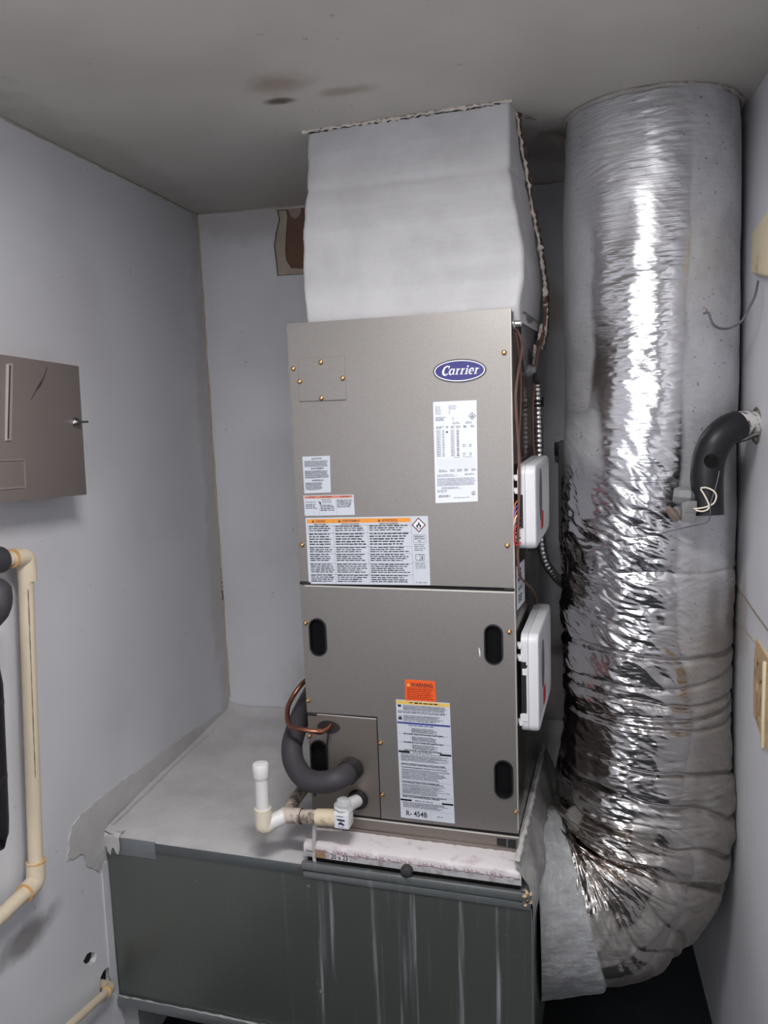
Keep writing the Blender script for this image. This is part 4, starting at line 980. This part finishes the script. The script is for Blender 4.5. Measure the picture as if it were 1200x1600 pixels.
cp = [(.5535, .36, 1.13), (.5545, .37, 1.08), (.5555, .38, .963), (.5555, .385, .82), (.5575, .39, .70), (.5665, .40, .645), (.582, .42, .61), (.60, .46, .575), (.615, .56, .53)]
P, _ = smooth([Vector(p) for p in cp], [1]*len(cp), 120)
q = [P[0]]; acc = 0.
for a, b in zip(P, P[1:]):
    acc += (b-a).length
    if acc >= .0018: q.append(b); acc = 0.
mb = MB(); mb.tube(q, [.0120+.0013*math.sin(i*2*PI/6) for i in range(len(q))], 14); mb.build('ribbed_tube', M_steel, t)
MB().tube([(.5545, .3715, 1.095), (.5549, .3735, 1.070)], .0150, 14).build('tape', M_blk, t, label='black tape band')
def cable(name, pts, r, mat, lab, n=7, frame='A', cat='cable'):
    return MB(frame).tube(pts, r, n, sub=6).build(name, mat, base=pts[0], label=lab, category=cat, group='brown cables on the right side of the air handler')
cable('thermostat_cable', [(.5405,.03,1.252),(.546,.045,1.244),(.552,.052,1.228),(.552,.061,1.2),(.549,.022,1.156),(.546,-.001,1.113),(.546,-.004,1.072),(.548,-.003,1.028),(.550,.0,.982),(.552,-.012,.945),(.552,-.014,.897),(.550,-.016,.841),(.547,-.012,.787),(.545,-.002,.755),(.545,.0,.727),(.547,.02,.684),(.549,.125,.642),(.551,.232,.60),(.552,.289,.564),(.552,.30,.52),(.55,.34,.46)], .0032, M_br, 'brown cable looping down the cabinet side in front of the upper white control box')
cable('thermostat_cable', [(.5405,.04,1.245),(.544,.06,1.214),(.546,.081,1.165),(.546,.087,1.114),(.546,.069,1.055),(.546,.04,.997),(.546,.06,.95),(.546,.09,.92)], .0026, M_br, 'thinner brown cable hanging from the cabinet top corner into the upper control box')
cable('thermostat_cable', [(.575,.40,1.36),(.571,.39,1.277),(.561,.365,1.229),(.552,.355,1.18),(.545,.35,1.113),(.5435,.345,1.046),(.5435,.345,.979),(.549,.34,.93)], .0045, M_br, 'brown cable running beside the ribbed metal conduit')
t = thing('pipe_stub', 'grey capped pipe stub with black lever behind the cabinet cables', 'valve', (.536, .30, 1.163))
MB().lathe((.536, .30, 1.163), (1, 0, 0), [(0, .016), (.010, .016), (.013, .012), (.022, .012)], 16).build('cap', M_box, t)
mb = MB(); mb.tube([(.556, .295, 1.160), (.558, .29, 1.150), (.558, .288, 1.135), (.566, .286, 1.130)], .0045, 8); mb.build('lever', M_blk, t)
MB().lathe((W, .03, 1.262), (1, 0, 0), [(0, .012), (.003, .012), (.006, .008), (.018, .007), (.020, .004)], 12).build('cable_clamp', M_steel, ah)

# grey disconnect box on the back wall, mostly hidden by the foil duct
t = thing('switch_box', 'grey metal switch box on the back wall, half hidden behind the foil duct', 'switch box', (.72, YB, 1.40), 'W')
MB('W').box(.645, .80, .795, YB-.0005, 1.235, 1.567, .004).build('enclosure', M_box, t)
MB('W').box(.640, .80, .788, .797, 1.235, 1.565, .003).build('lid', plain('switch_lid', lin(98, 98, 100), .5), t)
MB('W').box(.628, .648, .80, .82, 1.520, 1.565, .004).build('lever', M_blk, t)

# ---------------------------------------------------------------- breaker panel on the left wall
t = thing('breaker_panel', 'brown-grey steel breaker panel with keyed latch on the left wall', 'electrical panel', (XL, -.3, 1.69), 'W')
def sl(y, z): return (y, z + (-.052*(y+.1)))      # the panel hangs slightly out of true
q = [(-.55, 1.550-.052*.0), (-.109, 1.5195), (-.094, 1.8335), (-.55, 1.858)]
mb = MB('W'); mb.hexa([(XL+.0005, y*.985-.004, z+(.005 if z < 1.7 else -.001)) for y, z in q] + [(-.512, y*.985-.004, z+(.005 if z < 1.7 else -.001)) for y, z in q], .002); mb.build('enclosure', M_load, t)
mb = MB('W'); mb.hexa([(-.511, y, z-.0015 if z > 1.7 else z) for y, z in q] + [(-.503, y, z-.0015 if z > 1.7 else z) for y, z in q], .0015); pd = mb.build('door', M_load, t)
mb = MB('W'); mb.tube([(-.506, -.55, 1.8578), (-.506, -.0945, 1.8335)], .0013, 6); mb.build('rim', M_edge, t)
mb = MB('W'); mb.hexa([(-.5035, y, z) for y, z in ((-.394, 1.667), (-.374, 1.666), (-.345, 1.832), (-.365, 1.829))] + [(-.4985, y, z) for y, z in ((-.392, 1.669), (-.376, 1.668), (-.347, 1.830), (-.363, 1.827))], .001); mb.build('pull_strip', M_loadl, pd)
mb = MB('W'); mb.ribbon([(-.4984, -.358, 1.826), (-.4984, -.388, 1.672)], .005, (1, 0, 0), .0003); mb.build('strip_shadow_groove', M_loadd, pd)  # dark ribbon paints the shade of a groove onto the raised strip
mb = MB('W'); mb.slab([(-.45, 1.634), (-.334, 1.6265), (-.340, 1.563), (-.45, 1.5705)], [[(-.45+.001, 1.630), (-.338, 1.6225), (-.343, 1.567), (-.45+.001, 1.5745)][::-1]], lambda u, v, d: (-.5032+d, u, v), .0022); mb.build('embossed_frame', plain('embossed_enamel', lin(130, 121, 116), .5), pd)
mb = MB('W'); mb.ribbon([(-.5028, -.222, 1.826), (-.5028, -.239, 1.802), (-.5028, -.256, 1.785), (-.5028, -.271, 1.774), (-.5028, -.293, 1.752)], [.002, .003, .007, .003, .0015], (1, 0, 0), .0002); mb.build('scuff', M_loadd, pd)
MB('W').lathe((-.503, -.133, 1.698), (1, 0, 0), [(0, .0125), (.004, .0125), (.007, .0105), (.007, .0065), (.013, .0062)], 20).build('latch', M_chr, t, label='round chrome latch')
mb = MB('W'); mb.hexa([(-.492, -.136, 1.6955), (-.492, -.136, 1.7005), (-.470, -.130, 1.7005), (-.470, -.130, 1.6955), (-.492, -.133, 1.6955), (-.492, -.133, 1.7005), (-.470, -.127, 1.7005), (-.470, -.127, 1.6955)]); mb.build('key', M_blk, t)

# ---------------------------------------------------------------- cream pipes on the left wall
t = thing('water_pipe', 'cream plastic pipe with elbows running down the left wall', 'pipe', (-.552, -.37, .66), 'W')
XO = -.552
def fit(pts, r, name, mat=M_cream, sub=5): return MB('W').tube(pts, r, 18, sub=sub).build(name, mat, t)
fit([(XO, -.301, 1.385), (XO, -.373, .672)], .0165, 'pipe', sub=0)
fit([(XO, -.2985, 1.345), (XO, -.2975, 1.372), (XO, -.298, 1.392), (XO, -.303, 1.4005), (XO, -.318, 1.4035), (XO, -.345, 1.407)], .0212, 'elbow')
fit([(XO, -.335, 1.4055), (XO, -.62, 1.437)], .0165, 'pipe', sub=0)
fit([(XO, -.343, 1.4065), (XO, -.347, 1.407)], .0216, 'glue_ring', M_glue, 0)
fit([(XO, -.3705, .700), (XO, -.3735, .672), (XO, -.378, .6585), (XO, -.390, .6525), (XO, -.418, .651)], .0212, 'elbow')
fit([(XO, -.370, .7005), (XO, -.3702, .697)], .0218, 'glue_ring', M_glue, 0)
fit([(XO, -.4165, .651), (XO, -.4195, .651)], .0218, 'glue_ring', M_glue, 0)
fit([(XO, -.41, .651), (XO, -.62, .652)], .0165, 'pipe', sub=0)
fit([(XO, -.61, .652), (XO-.004, -.632, .652), (XO-.022, -.645, .652), (XL-.003, -.647, .652)], .0212, 'elbow')
mb = MB('W'); mb.ribbon([(XO+.0140, -.305-.096*(1.37-z)-.010, z) for z in np.linspace(1.33, .90, 40)], [random.uniform(.0008, .003) for _ in range(40)], (.8, -.6, 0), .0004); mb.build('printed_marking', plain('faded_pipe_print', lin(140, 122, 104), .6), t)
MB('W').tube([(XO, -.383, 1.4115), (XO, -.60, 1.435), (XO-.006, -.635, 1.439), (XO-.026, -.655, 1.441), (XL-.003, -.657, 1.441)], .029, 20).build('foam_sleeve', M_foam, t, label='dark foam sleeve on the upper arm')
MB('W').tube([(-.50, -.475, 1.388), (-.50, -.472, 1.37), (-.50, -.478, 1.345), (-.50, -.50, 1.325), (-.50, -.57, 1.32), (-.525, -.61, 1.32), (-.565, -.62, 1.32), (XL-.003, -.62, 1.32)], [.012, .03, .034, .034, .034, .034, .034, .034], 20, sub=3).build('insulated_pipe', M_foam, base=(-.50, -.5, 1.35), label='dark rounded foam pipe end below the upper cream pipe at left', category='pipe')
t = thing('canister', 'tall black rounded canister beside the cream pipe at the left edge', 'canister', (-.497, -.58, .88), 'W')
MB('W').tube([(-.497, -.555, 1.25), (-.497, -.560, 1.19), (-.497, -.585, .915), (-.497, -.592, .89), (-.497, -.602, .878)], [.03, .048, .048, .044, .03], 22, sub=4).build('body', M_blk, t)
MB('W').box(XL, -.53, -.60, -.545, .97, 1.18, .003).build('wall_bracket', M_box, t)
for z in (1.0, 1.15): MB('W').lathe((-.497, -.5605-(1.19-z)*.09, z), (0, -.09, 1), [(0, .0495), (.012, .0495)], 22).build('strap', M_blk2, t)
t = thing('drain_pipe', 'thin cream pipe coming out of a broken hole low in the left wall', 'pipe', (XL, -.08, .15), 'W')
MB('W').tube([(XL-.06, -.076, .149), (-.585, -.086, .155), (-.568, -.108, .166), (-.562, -.13, .176)], .0135, 14, sub=3).build('elbow', M_cream, t)
MB('W').tube([(-.563, -.125, .174), (-.557, -.159, .187), (-.547, -.231, .214), (-.52, -.42, .285)], .0105, 14).build('pipe', M_cream, t)
MB('W').tube([(-.5615, -.1305, .1765), (-.561, -.1345, .178)], .0142, 14).build('glue_ring', M_glue, t)

# ---------------------------------------------------------------- things on the right wall
t = thing('vent_pipe', 'black insulated pipe elbow coming out of the right wall in front of the foil duct', 'pipe', (XR, .118, 1.632), 'W')
VP = [(1.094,.120,1.632),(1.062,.092,1.637),(1.036,.070,1.637),(1.008,.055,1.625),(.984,.048,1.600),(.971,.050,1.565),(.966,.045,1.525),(.967,.040,1.485),(.969,.034,1.436)]
MB('W').tube(VP[2:], [.034,.0355,.0365,.0365,.036,.0345,.034], 26, sub=7).build('foam_elbow', M_foam2, t)
MB('W').tube(VP[:3]+[(1.028, .066, 1.634)], .0305, 24, sub=4).build('pipe', M_splat, t, label='white pipe end splattered with paint')
mb = MB('W'); mb.tube([(XR-.001, .118+.036*math.cos(a)*1.15, 1.632+.040*math.sin(a)) for a in [2*PI*i/40 for i in range(41)]], [random.uniform(.001, .005) for _ in range(41)], 6); mb.build('broken_rim', M_crust, t)
MB('W').tube([(1.030, .035, 1.600), (1.05, .055, 1.603), (1.084, .09, 1.612)], .0018, 6).build('wire_tie', M_blk, t)
mb = MB('W'); mb.lathe((.968, .012, 1.562), (-.1, -1, .25), [(0, .0150), (.003, .0150), (.003, .012), (.0005, .012)], 18); mb.build('plug', M_deep, t)
fsw = thing('float_switch', 'small grey switch box clamped to the black wall pipe with white wires', 'switch', (.94, .04, 1.45), 'W')
MB('W').tube([(.960, .04, 1.478), (.922, .042, 1.478)], .0185, 18).build('barrel', plain('dark_barrel', lin(70, 72, 78), .35), fsw)
MB('W').tube([(.930, .042, 1.478), (.905, .044, 1.480), (.894, .045, 1.481)], [.0225, .0215, .016], 8).build('nut', M_box, fsw, smooth_ang=20)
mb = MB('W'); mb.box(.908, .938, .008, .034, 1.424, 1.470, .0015); mb.box(.914, .940, .007, .034, 1.445, 1.472, .0015); mb.build('switch_body', plain('light_grey_switch', lin(116, 114, 114), .5), fsw)
MB('W').tube([(.880, .03, 1.455), (.892, .035, 1.44), (.905, .036, 1.425)], [.006, .012, .006], 8).build('bracket', plain('brown_bracket', lin(120, 104, 96), .6), fsw)
MB('W').tube([(.946, .004, 1.502), (.958, .001, 1.503), (.972, -.004, 1.496), (.978, -.004, 1.484), (.972, -.004, 1.468), (.955, .0, 1.459), (.932, .005, 1.455)], .0018, 7, sub=6).build('wire', M_ww, fsw)
MB('W').tube([(.946, .002, 1.500), (.955, -.001, 1.484), (.962, -.003, 1.468), (.962, -.003, 1.456), (.950, .0, 1.450), (.936, .004, 1.452)], .0018, 7, sub=6).build('wire', M_ww, fsw)
MB('W').tube([(.985, .004, 1.54), (.978, .0, 1.508), (.966, -.004, 1.466), (.966, -.004, 1.445), (.963, .005, 1.426), (.944, .02, 1.416), (.921, .03, 1.409), (.894, .05, 1.398), (.873, .075, 1.388)], .0012, 6, sub=6).build('wire', M_gw, fsw)

t = thing('wall_box', 'ivory plastic box high on the right wall with a loose wire', 'switch box', (XR, .05, 2.02), 'W')
mb = MB('W'); mb.hexa([(XR+.0, 0.1241, 1.9679), (XR+.0, 0.1241, 2.0752), (XR+.0, -0.0793, 2.1032), (XR+.0, -0.0793, 1.9306), (XR-.022, 0.1148, 1.9772), (XR-.022, 0.1148, 2.064), (XR-.022, -0.0793, 2.092), (XR-.022, -0.0793, 1.9418)], .003); mb.build('cover', M_iv, t)
MB('W').tube([(1.070,.072,1.952),(1.060,.05,1.921),(1.050,.055,1.896),(1.037,.065,1.868),(1.017,.085,1.855),(.994,.07,1.854),(.978,.062,1.862),(.97,.06,1.877),(.966,.06,1.889),(.955,.062,1.888)], .0028, 8, sub=6).build('loose_wire', M_gw, t)
MB('W').tube([(.966, .06, 1.889), (.962, .058, 1.893), (.960, .058, 1.899)], .0012, 6).build('bare_strand', M_cop, t)
t = thing('patched_opening', 'broken tan-edged opening low on the right wall', 'wall opening', (XR, .005, 1.03), 'W')
mb = MB('W'); mb.slab([(0.0653, 1.1046), (0.0569, 1.1419), (-0.07, 1.1279), (-0.0793, 0.9179), (-0.0467, 0.9254), (0.0607, 0.9553), (0.0681, 1.0299)], [[(0.0383, 1.1065), (-0.0467, 1.0953), (-0.0467, 0.9599), (0.0383, 0.9693)][::-1]], lambda u, v, d: (XR-.004+d, u, v), .004); mb.build('frame', M_tan, t)
MB('W').box(XR-.0015, XR-.0002, -.051, .042, .955, 1.110).build('filler', M_tan, t)
MB('W').box(XR-.010, XR-.003, -.044, -.031, .918, 1.118, .002).build('edge_bar', M_iv, t)
for y, z in ((.031, 1.090), (.028, .960)): MB('W').lathe((XR-.0025, y, z), (-1, 0, 0), [(0, .006), (.002, .005)], 10).build('screw', M_crust, t)
mb = MB('W'); mb.slab([(0.0401, 1.1046), (-0.0047, 1.099), (-0.0093, 1.0673), (0.014, 1.0486), (0.0401, 1.0579)], [], lambda u, v, d: (XR-.0045+d, u, v), .002); mb.slab([(0.0401, 1.0253), (0.0047, 1.0159), (0.014, 0.9721), (0.0401, 0.9721)], [], lambda u, v, d: (XR-.0045+d, u, v), .002); mb.build('broken_piece', plain('tan_piece', lin(172, 146, 116), .8, var=.15, vs=50), t)

# filter size printed on the slot cover
S = Sticker('size_label', fr, [(.074,-.0165),(.126,-.0165),(.126,-.0335),(.074,-.0335)], M_paper, to3=lambda a, b, d: (a, -.0784-d, b), th=.0006)
S.text('lettering', M_ink, '20 x 23', .06, .10, .94, .88); S.done()
bpy.context.view_layer.update()
